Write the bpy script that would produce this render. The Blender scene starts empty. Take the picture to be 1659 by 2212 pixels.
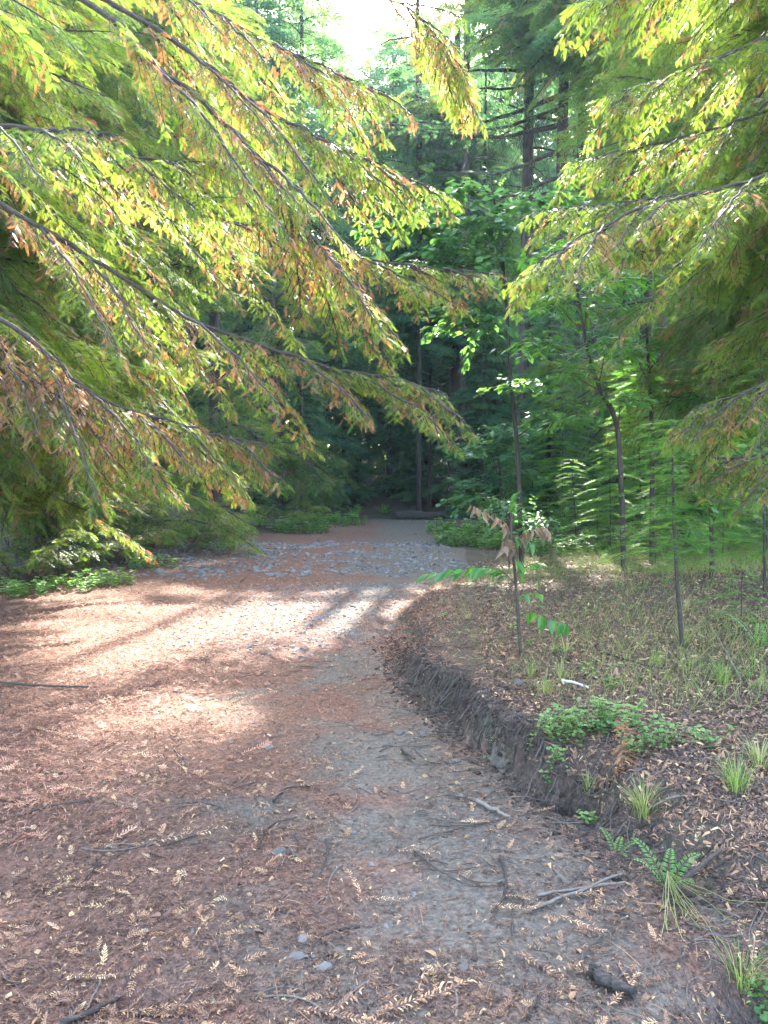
import bpy, math, random
import numpy as np
from mathutils import Vector, Matrix
rnd = random.Random(11)
rg = np.random.default_rng(7)
sc = bpy.context.scene
COL = sc.collection
R = math.radians
# ------------------------------------------------------------------ camera
EYE = 1.6
PITCH = R(-2.4)
cd = bpy.data.cameras.new('camera'); cam = bpy.data.objects.new('camera', cd); COL.objects.link(cam)
cd.sensor_fit = 'VERTICAL'; cd.sensor_height = 36; cd.sensor_width = 27; cd.lens = 26
cd.clip_start = 0.05; cd.clip_end = 600
cam.location = (0, 0, EYE); cam.rotation_euler = (R(90) + PITCH, 0, 0)
sc.camera = cam
FP = 1597.0
def P(px, py, Y):
    """photo position (1659x2212 view) at forward distance Y -> world point"""
    x = (px - 829.5) / FP; z = -(py - 1106) / FP
    c, s = math.cos(PITCH), math.sin(PITCH)
    yy = c - s * z; zz = s + c * z
    k = Y / yy
    return np.array([x * k, Y, EYE + zz * k])
def proj(p):
    c, s = math.cos(PITCH), math.sin(PITCH)
    x, y, z = p[0], p[1], p[2] - EYE
    d = c * y + s * z; u = -s * y + c * z
    if d < .05: return None
    return 829.5 + FP * x / d, 1106 - FP * u / d
def in_view(pts, m=.12):
    for p in pts:
        q = proj(p)
        if q and -m * 1659 < q[0] < 1659 * (1 + m) and -m * 2212 < q[1] < 2212 * (1 + m): return True
    return False
SUN_EL, SUN_AZ = R(40), R(9)
SUN = np.array([math.sin(SUN_AZ) * math.cos(SUN_EL), math.cos(SUN_AZ) * math.cos(SUN_EL), math.sin(SUN_EL)])
# places that stay in the sun: ground ellipses (x, y, rx, ry)
LIT = [(-.9, 8.7, 1.35, 1.6), (-3.4, 8.5, 1.3, .4), (-3.0, 6.7, 1.1, .24), (-2.4, 5.5, .9, .22), (-2.1, 4.1, .45, .35), (-4.6, 10.6, 1.0, 1.2), (3.2, 10.6, 1.0, .8), (5.0, 12.6, 1.0, .9),
       (-3.5, 10.3, 1.6, .25), (.45, 9.6, .5, .6), (-.75, 4.75, .35, .16), (.4, .5, 2.4, .8), (-2.0, .8, 1.6, .9)]
_r = random.Random(5)
for _i in range(20):                                    # small gaps in the trees that let sun into the undergrowth on the right
    _y = _r.uniform(9.5, 23); LIT.append((_r.uniform(2.2, 3.5 + .28 * _y), _y, _r.uniform(.45, .9), _r.uniform(.5, 1.0)))
for _i in range(7): LIT.append((_r.uniform(-5.5, -3.6), _r.uniform(11, 22), _r.uniform(.5, .9), _r.uniform(.5, 1)))
def sun_drop(p):
    """where the shadow of points p (n,3) falls on z=0"""
    k = p[:, 2] / SUN[2]
    return p[:, :2] - SUN[:2] * k[:, None]
def lit_share(p, grow=1.0):
    g = sun_drop(p); m = np.zeros(len(g), bool)
    for x, y, rx, ry in LIT:
        m |= ((g[:, 0] - x) / (rx * grow + .1)) ** 2 + ((g[:, 1] - y) / (ry * grow + .1)) ** 2 < 1
    return m.mean()
# ------------------------------------------------------------------ object helpers
def tag(o, label=None, cat=None, group=None, kind=None):
    if label: o['label'] = label
    if cat: o['category'] = cat
    if group: o['group'] = group
    if kind: o['kind'] = kind
    return o
def thing(name, label, cat, loc=(0, 0, 0), group=None):
    o = bpy.data.objects.new(name, None); COL.objects.link(o); o.location = loc
    o.empty_display_size = .1
    return tag(o, label, cat, group)
def link(name, me, parent=None):
    o = bpy.data.objects.new(name, me); COL.objects.link(o)
    if parent: o.parent = parent
    return o
class MB:
    """mesh buffer: chunks of (verts, faces, material slot, tint)"""
    def __init__(s): s.v = []; s.f = []; s.m = []; s.t = []; s.n = 0
    def add(s, v, f, mat=0, tint=.5):
        v = np.asarray(v, float); f = np.asarray(f, int)
        s.v.append(v); s.f.append(f + s.n); s.n += len(v)
        s.m.append(np.full(len(f), mat, int) if np.isscalar(mat) else np.asarray(mat, int))
        s.t.append(np.full(len(f), tint, float) if np.isscalar(tint) else np.asarray(tint, float))
    def inst(s, tpl, pos, A, mat=0, tint=.5):
        """copies of a template (v, f); pos (k,3), A (k,3,3) columns = local axes; mat/tint per copy"""
        tv, tf = tpl; k = len(pos)
        if k == 0: return
        v = np.einsum('kij,nj->kni', A, tv) + pos[:, None, :]
        f = tf[None] + (np.arange(k) * len(tv))[:, None, None]
        mm = np.repeat(np.broadcast_to(mat, k), len(tf)); tt = np.repeat(np.broadcast_to(tint, k), len(tf))
        s.add(v.reshape(-1, 3), f.reshape(-1, tf.shape[1]), mm, tt)
    def merge(s, o, off=0):
        for v, f, m, t in zip(o.v, o.f, o.m, o.t):
            s.v.append(v + off); s.f.append(f + s.n); s.m.append(m); s.t.append(t)
        s.n += o.n
    def mesh(s, name, mats, smooth=False):
        me = bpy.data.meshes.new(name)
        V = np.concatenate(s.v); me.vertices.add(len(V)); me.vertices.foreach_set('co', V.astype(np.float32).ravel())
        tot = np.concatenate([np.full(len(f), f.shape[1], np.int32) for f in s.f])
        idx = np.concatenate([f.ravel() for f in s.f]).astype(np.int32)
        me.loops.add(len(idx)); me.loops.foreach_set('vertex_index', idx)
        me.polygons.add(len(tot))
        st = np.zeros(len(tot), np.int32); st[1:] = np.cumsum(tot)[:-1]
        me.polygons.foreach_set('loop_start', st)
        me.polygons.foreach_set('loop_total', tot)
        me.polygons.foreach_set('material_index', np.concatenate(s.m).astype(np.int32))
        me.polygons.foreach_set('use_smooth', np.full(len(tot), smooth))
        at = me.attributes.new('tint', 'FLOAT', 'FACE'); at.data.foreach_set('value', np.concatenate(s.t).astype(np.float32))
        for m in (mats if isinstance(mats, (list, tuple)) else [mats]): me.materials.append(m)
        me.update(calc_edges=True)
        return me
    def build(s, name, mats, parent=None, smooth=False):
        return link(name, s.mesh(name, mats, smooth), parent)
def unit(a): return a / (np.linalg.norm(a, axis=-1, keepdims=True) + 1e-9)
def frames(d, up=(0, 0, 1)):
    """(k,3,3) frames: X along d, Z near up"""
    d = unit(np.atleast_2d(np.asarray(d, float))); up = np.broadcast_to(np.asarray(up, float), d.shape)
    y = np.cross(up, d); bad = np.linalg.norm(y, axis=1) < 1e-4
    if bad.any(): y[bad] = [0, 1, 0]
    y = unit(y); z = np.cross(d, y)
    return np.stack([d, y, z], axis=2)
def roll(A, ang):
    c, s = np.cos(ang)[:, None], np.sin(ang)[:, None]
    y, z = A[:, :, 1].copy(), A[:, :, 2].copy()
    B = A.copy(); B[:, :, 1] = y * c + z * s; B[:, :, 2] = -y * s + z * c
    return B
def resample(pts, n):
    pts = np.asarray(pts, float)
    # Catmull-Rom through the points
    Q = np.vstack([2 * pts[0] - pts[1], pts, 2 * pts[-1] - pts[-2]])
    u = np.linspace(0, len(pts) - 1 - 1e-6, n); i = u.astype(int); f = (u - i)[:, None]
    a, b, c, d = Q[i], Q[i + 1], Q[i + 2], Q[i + 3]
    return .5 * (2 * b + (c - a) * f + (2 * a - 5 * b + 4 * c - d) * f ** 2 + (3 * b - a - 3 * c + d) * f ** 3)
def tube(mb, pts, r, seg=6, mat=0, tint=.5, wob=0, cap=True):
    pts = np.asarray(pts, float); n = len(pts); r = np.broadcast_to(np.asarray(r, float), n)
    T = unit(np.gradient(pts, axis=0))
    up = np.array([0, 0, 1.]) if abs(T[:, 2]).mean() < .9 else np.array([1., 0, 0])
    A = frames(T, up)
    a = np.arange(seg) / seg * 2 * math.pi
    rr = r[:, None] * (1 + (rg.uniform(-wob, wob, (n, seg)) if wob else 0))
    v = pts[:, None] + (A[:, None, :, 1] * np.cos(a)[None, :, None] + A[:, None, :, 2] * np.sin(a)[None, :, None]) * rr[..., None]
    i = np.arange(n - 1)[:, None] * seg; j = np.arange(seg)[None]; k = (j + 1) % seg
    f = np.stack([i + j, i + k, i + seg + k, i + seg + j], -1).reshape(-1, 4)
    mb.add(v.reshape(-1, 3), f, mat, tint)
    if cap:
        for e in (0, n - 1):
            ring = v[e]; c = pts[e]
            vv = np.vstack([ring, c]); ff = np.array([[q, (q + 1) % seg, seg] for q in range(seg)])
            if e == 0: ff = ff[:, ::-1]
            mb.add(vv, ff, mat, tint)
# ------------------------------------------------------------------ materials
def N(nt, t, **kw):
    n = nt.nodes.new(t)
    for k, v in kw.items():
        if k in n.inputs: n.inputs[k].default_value = v
        else: setattr(n, k, v)
    return n
def new_mat(name):
    m = bpy.data.materials.new(name); m.use_nodes = True
    nt = m.node_tree; nt.nodes.clear()
    out = N(nt, 'ShaderNodeOutputMaterial')
    return m, nt, out
def ramp(nt, fac, stops):
    r = N(nt, 'ShaderNodeValToRGB')
    el = r.color_ramp.elements
    while len(el) < len(stops): el.new(.5)
    for e, (p, c) in zip(el, stops): e.position = p; e.color = (*c, 1)
    nt.links.new(fac, r.inputs[0]); return r.outputs[0]
def leaf_mat(name, stops, tr_stops, trans=.45, rough=.5, spec=.3, objvar=.25):
    m, nt, out = new_mat(name); L = nt.links.new
    at = N(nt, 'ShaderNodeAttribute', attribute_name='tint')
    oi = N(nt, 'ShaderNodeObjectInfo')
    ma = N(nt, 'ShaderNodeMath', operation='MULTIPLY_ADD'); L(oi.outputs['Random'], ma.inputs[0]); ma.inputs[1].default_value = objvar; ma.inputs[2].default_value = -objvar / 2
    ad = N(nt, 'ShaderNodeMath', operation='ADD', use_clamp=True); L(at.outputs['Fac'], ad.inputs[0]); L(ma.outputs[0], ad.inputs[1])
    c1 = ramp(nt, ad.outputs[0], stops); c2 = ramp(nt, ad.outputs[0], tr_stops)
    pb = N(nt, 'ShaderNodeBsdfPrincipled', Roughness=rough); pb.inputs['Specular IOR Level'].default_value = spec
    L(c1, pb.inputs['Base Color'])
    if trans > 0:
        tb = N(nt, 'ShaderNodeBsdfTranslucent'); L(c2, tb.inputs['Color'])
        mx = N(nt, 'ShaderNodeMixShader'); mx.inputs[0].default_value = trans
        L(pb.outputs[0], mx.inputs[1]); L(tb.outputs[0], mx.inputs[2]); L(mx.outputs[0], out.inputs[0])
    else: L(pb.outputs[0], out.inputs[0])
    return m
def rough_mat(name, stops, scale=(8, 8, 8), bump=.3, rough=.85, detail=8, dist=.02, tintmix=0):
    m, nt, out = new_mat(name); L = nt.links.new
    tc = N(nt, 'ShaderNodeTexCoord'); mp = N(nt, 'ShaderNodeMapping'); mp.inputs['Scale'].default_value = scale
    L(tc.outputs['Object'], mp.inputs[0])
    nz = N(nt, 'ShaderNodeTexNoise', Scale=1.0, Detail=detail, Roughness=.65); L(mp.outputs[0], nz.inputs['Vector'])
    fac = nz.outputs['Fac']
    if tintmix:
        at = N(nt, 'ShaderNodeAttribute', attribute_name='tint')
        mx = N(nt, 'ShaderNodeMix'); mx.inputs[0].default_value = tintmix
        L(fac, mx.inputs[2]); L(at.outputs['Fac'], mx.inputs[3]); fac = mx.outputs[0]
    c = ramp(nt, fac, stops)
    pb = N(nt, 'ShaderNodeBsdfPrincipled', Roughness=rough); pb.inputs['Specular IOR Level'].default_value = .25
    L(c, pb.inputs['Base Color'])
    bp = N(nt, 'ShaderNodeBump', Strength=bump, Distance=dist); L(nz.outputs['Fac'], bp.inputs['Height']); L(bp.outputs[0], pb.inputs['Normal'])
    L(pb.outputs[0], out.inputs[0]); return m
M = {}
M['needle'] = leaf_mat('redwood_needles', [(0, (.018, .05, .010)), (.5, (.045, .105, .016)), (1, (.09, .16, .02))],
                       [(0, (.10, .20, .02)), (.5, (.24, .38, .035)), (1, (.47, .54, .07))], .48)
M['dead'] = leaf_mat('dead_needles', [(0, (.12, .05, .025)), (.5, (.24, .105, .05)), (1, (.40, .22, .11))],
                     [(0, (.28, .10, .04)), (.5, (.48, .21, .07)), (1, (.62, .36, .14))], .4)
M['fir'] = leaf_mat('fir_needles', [(0, (.03, .085, .03)), (.5, (.07, .165, .045)), (1, (.13, .24, .06))],
                    [(0, (.08, .26, .03)), (.5, (.18, .42, .03)), (1, (.34, .54, .04))], .5)
M['farleaf'] = leaf_mat('conifer_foliage', [(0, (.02, .075, .045)), (.5, (.045, .125, .065)), (1, (.09, .18, .06))],
                        [(0, (.07, .22, .10)), (.5, (.18, .38, .10)), (1, (.42, .52, .08))], .45)
M['broad'] = leaf_mat('broad_leaves', [(0, (.03, .085, .04)), (.5, (.05, .14, .06)), (1, (.08, .18, .05))],
                      [(0, (.10, .30, .08)), (.5, (.18, .42, .08)), (1, (.32, .50, .06))], .42, .4, .45)
M['bay'] = leaf_mat('bay_leaves', [(0, (.02, .08, .025)), (.5, (.04, .14, .03)), (1, (.09, .20, .03))],
                    [(0, (.08, .32, .03)), (.5, (.16, .46, .03)), (1, (.36, .58, .04))], .42, .35, .5)
M['dryleaf'] = leaf_mat('dry_leaves', [(0, (.10, .065, .04)), (.5, (.20, .135, .085)), (1, (.34, .24, .16))],
                        [(0, (.18, .10, .05)), (.5, (.3, .19, .09)), (1, (.42, .28, .14))], .3)
M['fern'] = leaf_mat('fern_fronds', [(0, (.05, .13, .03)), (.5, (.10, .24, .05)), (1, (.17, .32, .07))],
                     [(0, (.1, .32, .05)), (.5, (.2, .46, .06)), (1, (.34, .56, .07))], .4)
M['herb'] = leaf_mat('herb_leaves', [(0, (.05, .11, .035)), (.5, (.10, .20, .06)), (1, (.17, .28, .08))],
                     [(0, (.12, .34, .05)), (.5, (.22, .48, .06)), (1, (.34, .56, .07))], .4)
M['grass'] = leaf_mat('grass_blades', [(0, (.07, .13, .03)), (.5, (.14, .20, .05)), (.8, (.26, .26, .09)), (1, (.36, .31, .16))],
                      [(0, (.16, .34, .05)), (.5, (.28, .42, .07)), (1, (.44, .40, .16))], .4)
M['litter'] = leaf_mat('litter_needles', [(0, (.028, .016, .012)), (.35, (.075, .042, .031)), (.58, (.15, .083, .055)), (.82, (.36, .20, .10)), (1, (.52, .36, .19))],
                       [(0, (.1, .05, .03)), (.5, (.25, .12, .06)), (1, (.45, .3, .12))], .12, .6, .35, .1)
M['reddust'] = leaf_mat('red_duff_needles', [(0, (.085, .033, .026)), (.4, (.20, .084, .052)), (.75, (.34, .165, .105)), (1, (.48, .29, .19))],
                        [(0, (.2, .06, .03)), (1, (.45, .2, .1))], .12, .6, .35, .1)
M['bark'] = rough_mat('bark', [(.25, (.018, .013, .010)), (.5, (.05, .037, .03)), (.75, (.11, .085, .07))], (14, 14, 2.2), .8, .9, 9, .05)
M['limb'] = rough_mat('limb_bark', [(.3, (.022, .016, .013)), (.55, (.06, .046, .038)), (.8, (.14, .115, .10))], (40, 40, 40), .7, .9, 7, .006, .3)
M['twig'] = rough_mat('twig_wood', [(.3, (.03, .023, .019)), (.55, (.075, .06, .048)), (.8, (.16, .135, .11))], (60, 60, 60), .3, .8, 5, .004, .5)
M['stem'] = rough_mat('sapling_bark', [(.3, (.03, .02, .014)), (.55, (.08, .05, .035)), (.8, (.15, .11, .08))], (50, 50, 25), .4, .75, 6, .004, .3)
M['clod'] = rough_mat('crumbled_soil', [(.3, (.02, .014, .010)), (.5, (.055, .038, .028)), (.75, (.12, .085, .06))], (25, 25, 25), .7, .95, 9, .01, .3)
M['pebble'] = rough_mat('dusty_stone', [(.3, (.05, .045, .039)), (.5, (.10, .09, .078)), (.75, (.18, .165, .145))], (14, 14, 14), .4, .9, 9, .01, .3)
M['stone'] = rough_mat('grey_stone', [(.3, (.06, .06, .064)), (.5, (.13, .13, .133)), (.75, (.23, .225, .22))], (14, 14, 14), .35, .8, 9, .01, .35)
M['deadlog'] = rough_mat('rotten_wood', [(.3, (.012, .010, .009)), (.5, (.035, .028, .024)), (.8, (.10, .08, .065))], (6, 50, 50), .8, .85, 8, .015)
M['bleach'] = rough_mat('bleached_wood', [(.3, (.30, .26, .22)), (.5, (.48, .43, .38)), (.8, (.66, .6, .55))], (10, 50, 50), .5, .8, 6, .006)
# ------------------------------------------------------------------ ground
YE = np.array([0, 1.5, 2.0, 2.6, 3.0, 3.6, 4.2, 4.84, 5.7, 7, 8.5, 9.5, 11, 13, 17, 22, 27, 40, 300])
XE = np.array([2.3, 1.9, 1.55, 1.3, 1.05, .82, .66, .48, .22, .1, .15, .4, 1.0, 1.5, 1.9, 2.1, 2.1, 2.1, 2.1])
YB = np.array([0, 2, 2.6, 3.2, 3.6, 4.8, 5.7, 7, 9, 11, 13, 17, 22, 300])
HB = np.array([.03, .06, .12, .22, .27, .24, .25, .29, .31, .22, .14, .08, .05, .05])
YL = np.array([0, 5, 9, 10.3, 13, 16, 20, 23, 27, 33, 300])
XL = np.array([-6, -5.6, -5.5, -5.35, -5.2, -5.0, -4.0, -3.2, -1.6, -1.2, -1.2])
def vnoise(x, y, s, seed=0):
    """smooth value noise"""
    r = np.random.default_rng(seed).random((64, 64))
    u, v = x / s + 1000, y / s + 1000
    i, j = np.floor(u).astype(int), np.floor(v).astype(int); f, g = u - i, v - j
    f = f * f * (3 - 2 * f); g = g * g * (3 - 2 * g)
    q = lambda a, b: r[a % 64, b % 64]
    return (q(i, j) * (1 - f) + q(i + 1, j) * f) * (1 - g) + (q(i, j + 1) * (1 - f) + q(i + 1, j + 1) * f) * g
def sst(x): x = np.clip(x, 0, 1); return x * x * (3 - 2 * x)
def H(x, y):
    x = np.asarray(x, float); y = np.asarray(y, float)
    wob = (vnoise(x, y, .5, 3) - .5) * .24 + (vnoise(x, y, .16, 4) - .5) * .13 + (vnoise(x, y, .06, 8) - .5) * .07
    xe = np.interp(y, YE, XE) + wob * np.interp(y, [0, 2, 3, 7, 10, 20], [0, .5, 1, 1, 1.5, 2])
    hb = np.interp(y, YB, HB); w = np.interp(y, [0, 2.4, 3.2, 3.6, 5.5, 7, 9, 12, 20], [.8, .7, .34, .09, .13, .4, .6, .9, 1.5])
    d = x - xe
    z = hb * sst(d / w) + np.clip(d - w, 0, 4) * .045 * sst((y - 1.5) / 2)
    z = z + np.clip(d - 8, 0, 60) * .10
    xl = np.interp(y, YL, XL); dl = xl - x
    z = z + .12 * sst(dl / .8) + np.clip(dl - .5, 0, 60) * .12
    z = z + .10 * np.exp(-((y - 16.5) / 2.5) ** 2) * sst((x + 7) / 3) * sst((3 - x) / 2)
    z = z + .17 * sst((y - 20) / 7) - .25 * sst((y - 27.3) / 2.5) + np.clip(y - 30, 0, 60) * .085
    edge = np.exp(-((d - w * .4) / (w * .8)) ** 2) * np.interp(y, [2, 3, 10, 14], [.3, 1, 1, .3])
    z = z + edge * ((vnoise(x, y, .11, 6) - .5) * .09 + (vnoise(x, y, .05, 7) - .5) * .045)
    z = z + (vnoise(x, y, .9, 1) - .5) * .05 + (vnoise(x, y, .3, 2) - .5) * .022 + (vnoise(x, y, .09, 5) - .5) * .010
    z = z - .22 * np.exp(-(((x - 1.02) / .16) ** 2 + ((y - 3.62) / .14) ** 2))
    z = z - .24 * np.exp(-(((x - 1.18) / .20) ** 2 + ((y - 2.15) / .16) ** 2))
    z = z - .05 * np.exp(-(((x + .8) / .14) ** 2 + ((y - 2.22) / .05) ** 2))
    return z
def h1(x, y): return float(H(np.array([x]), np.array([y]))[0])
def onray(px, py):
    """the ground point seen at a photo position"""
    lo = 1.2
    for i in range(1, 900):
        Y = 1.2 + i * .05 if i < 400 else 21.2 + (i - 400) * .1
        p = P(px, py, Y)
        if p[2] < h1(p[0], p[1]):
            return np.array([p[0], p[1], h1(p[0], p[1])])
    return P(px, py, 30)
def axis(segs):
    out = []
    for a, b, s in segs: out += list(np.arange(a, b - 1e-6, s))
    out.append(segs[-1][1]); return np.array(out)
gx = axis([(-160, -40, 12), (-40, -12, 2), (-12, -6, .4), (-6, -3, .12), (-3, 2.6, .035), (2.6, 6, .12), (6, 14, .5), (14, 40, 2), (40, 160, 12)])
gy = axis([(-30, 0, 3), (0, 1.2, .2), (1.2, 5.8, .03), (5.8, 12, .07), (12, 30, .25), (30, 60, 1.2), (60, 220, 10)])
GX, GY = np.meshgrid(gx, gy); GZ = H(GX, GY)
V = np.stack([GX, GY, GZ], -1).reshape(-1, 3)
nx, ny = len(gx), len(gy)
ii, jj = np.meshgrid(np.arange(nx - 1), np.arange(ny - 1)); q = (jj * nx + ii).ravel()
F = np.stack([q, q + 1, q + nx + 1, q + nx], -1)
fc = V[F].mean(1)
fxe = np.interp(fc[:, 1], YE, XE) - .03; fxl = np.interp(fc[:, 1], YL, XL)
onpath = (fc[:, 0] < fxe) & (fc[:, 0] > fxl) & (fc[:, 1] < 29)
def ground_mat(name, kind):
    m, nt, out = new_mat(name); L = nt.links.new
    tc = N(nt, 'ShaderNodeTexCoord'); P_ = tc.outputs['Object']
    n1 = N(nt, 'ShaderNodeTexNoise', Scale=1.3, Detail=6, Roughness=.6); L(P_, n1.inputs['Vector'])
    n2 = N(nt, 'ShaderNodeTexNoise', Scale=45, Detail=8, Roughness=.7); L(P_, n2.inputs['Vector'])
    vo = N(nt, 'ShaderNodeTexVoronoi', Scale=70, feature='F1'); L(P_, vo.inputs['Vector'])
    if kind == 'path':
        dirt = ramp(nt, n2.outputs['Fac'], [(.3, (.045, .041, .038)), (.5, (.098, .084, .066)), (.75, (.175, .152, .12))])
        duff = ramp(nt, n2.outputs['Fac'], [(.3, (.04, .022, .015)), (.5, (.12, .062, .042)), (.75, (.24, .13, .085))])
        sx = N(nt, 'ShaderNodeSeparateXYZ'); L(P_, sx.inputs[0])
        # more duff to the left of the trail, barer soil in the wheel-worn middle
        mr = N(nt, 'ShaderNodeMapRange'); L(sx.outputs['X'], mr.inputs[0])
        mr.inputs[1].default_value = -2.2; mr.inputs[2].default_value = .3; mr.inputs[3].default_value = .32; mr.inputs[4].default_value = -.10
        ad = N(nt, 'ShaderNodeMath', operation='ADD'); L(n1.outputs['Fac'], ad.inputs[0]); L(mr.outputs[0], ad.inputs[1])
        mr2 = N(nt, 'ShaderNodeMapRange'); L(ad.outputs[0], mr2.inputs[0]); mr2.inputs[1].default_value = .42; mr2.inputs[2].default_value = .58
        mx = N(nt, 'ShaderNodeMix', data_type='RGBA'); L(mr2.outputs[0], mx.inputs[0]); L(dirt, mx.inputs[6]); L(duff, mx.inputs[7]); col = mx.outputs[2]
    else:
        a = ramp(nt, n2.outputs['Fac'], [(.3, (.022, .015, .011)), (.5, (.065, .043, .032)), (.75, (.15, .10, .07))])
        b = ramp(nt, n2.outputs['Fac'], [(.3, (.03, .028, .018)), (.5, (.07, .065, .04)), (.75, (.13, .12, .08))])
        mr2 = N(nt, 'ShaderNodeMapRange'); L(n1.outputs['Fac'], mr2.inputs[0]); mr2.inputs[1].default_value = .45; mr2.inputs[2].default_value = .65
        mx = N(nt, 'ShaderNodeMix', data_type='RGBA'); L(mr2.outputs[0], mx.inputs[0]); L(a, mx.inputs[6]); L(b, mx.inputs[7]); col = mx.outputs[2]
    pb = N(nt, 'ShaderNodeBsdfPrincipled', Roughness=.9); pb.inputs['Specular IOR Level'].default_value = .2
    L(col, pb.inputs['Base Color'])
    b1 = N(nt, 'ShaderNodeBump', Strength=.7, Distance=.012); L(n2.outputs['Fac'], b1.inputs['Height'])
    b2 = N(nt, 'ShaderNodeBump', Strength=.4, Distance=.008); L(vo.outputs['Distance'], b2.inputs['Height']); L(b1.outputs[0], b2.inputs['Normal'])
    L(b2.outputs[0], pb.inputs['Normal']); L(pb.outputs[0], out.inputs[0]); return m
M['path'] = ground_mat('path_soil', 'path'); M['floor'] = ground_mat('forest_soil', 'floor')
def part_ground(name, mask, mat):
    f = F[mask]; u, inv = np.unique(f, return_inverse=True)
    mb = MB(); mb.add(V[u], inv.reshape(f.shape)); o = mb.build(name, mat, smooth=True); o['kind'] = 'structure'; return o
part_ground('path', onpath, M['path']); part_ground('forest_floor', ~onpath, M['floor'])
# ------------------------------------------------------------------ leaf templates
def diamond_pts(a, b, w, zt=0):
    """needle from a to b, width w -> 4 points (xy plane)"""
    a = np.array(a, float); b = np.array(b, float); d = b - a; s = np.array([-d[1], d[0], 0]); s = s / (np.linalg.norm(s) + 1e-9) * w / 2
    m = a + d * .5
    return [a, m + s, b + np.array([0, 0, zt]), m - s]
def twig_template(L=.085, pairs=10, nl=.016, nw=.0046, seed=0, lift=.25):
    r = random.Random(seed); v = []; f = []
    for i in range(pairs):
        t = (i + .3) / pairs; x = L * t * .93
        k = nl * (.72 + .5 * math.sin(math.pi * min(1, t + .12)))
        for s in (-1, 1):
            a = R(58 - 18 * t + r.uniform(-8, 8))
            tip = (x + k * math.cos(a), s * k * math.sin(a), k * lift * r.uniform(-.6, 1))
            f.append([len(v) + q for q in range(4)]); v += diamond_pts((x, 0, 0), tip, nw)
    f.append([len(v) + q for q in range(4)]); v += diamond_pts((L * .86, 0, 0), (L + .004, 0, .002), nw)
    f.append([len(v) + q for q in range(4)]); v += [np.array(p) for p in ((0, -.0012, 0), (L * .95, -.0006, 0), (L * .95, .0006, 0), (0, .0012, 0))]
    return np.array(v), np.array(f)
TW = [twig_template(seed=i, L=.085 + .012 * (i % 3), pairs=10 + i % 2) for i in range(4)]
TWF = [twig_template(L=.10, pairs=12, nl=.017, nw=.0042, seed=20 + i, lift=.5) for i in range(3)]
TWC = [twig_template(L=.15, pairs=7, nl=.030, nw=.0105, seed=30 + i) for i in range(3)]       # middle distance
def spray_template(seed, L=.34, pairs=5):
    r = random.Random(seed); v = []; f = []
    for i in range(pairs):
        t = (i + .35) / pairs
        for s in (-1, 1):
            k = L * .40 * (1.1 - .6 * t) * r.uniform(.75, 1.2); a = R(r.uniform(38, 66))
            f.append([len(v) + q for q in range(4)])
            v += diamond_pts((L * t * .9, 0, 0), (L * t * .9 + k * math.cos(a), s * k * math.sin(a), r.uniform(-.05, .02) * L / .34), L * .105)
    f.append([len(v) + q for q in range(4)]); v += diamond_pts((L * .75, 0, 0), (L, 0, -.01), L * .11)
    return np.array(v), np.array(f)
SP = [spray_template(i) for i in range(4)]
def leaf_template(L=.09, W=.04, fold=.18, curl=.1, serr=0):
    xs = [0, .25, .6, 1.0]; ws = [.06, .85, .9, .02]
    v = []; f = []
    for x, w in zip(xs, ws):
        z = -curl * L * x * x
        v += [(x * L, -w * W / 2, z + fold * w * W / 2), (x * L, 0, z), (x * L, w * W / 2, z + fold * w * W / 2)]
    for i in range(3):
        for s in (0, 1):
            a = i * 3 + s; f.append([a, a + 1, a + 4, a + 3])
    return np.array(v, float), np.array(f)
LF_BROAD = leaf_template(.085, .06); LF_BAY = leaf_template(.085, .024, .2, .15); LF_TAN = leaf_template(.105, .045, .25, .25); LF_DRY = leaf_template(.105, .05, .7, .9); LF_HERB = leaf_template(.026, .021, .2, .1)
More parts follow.
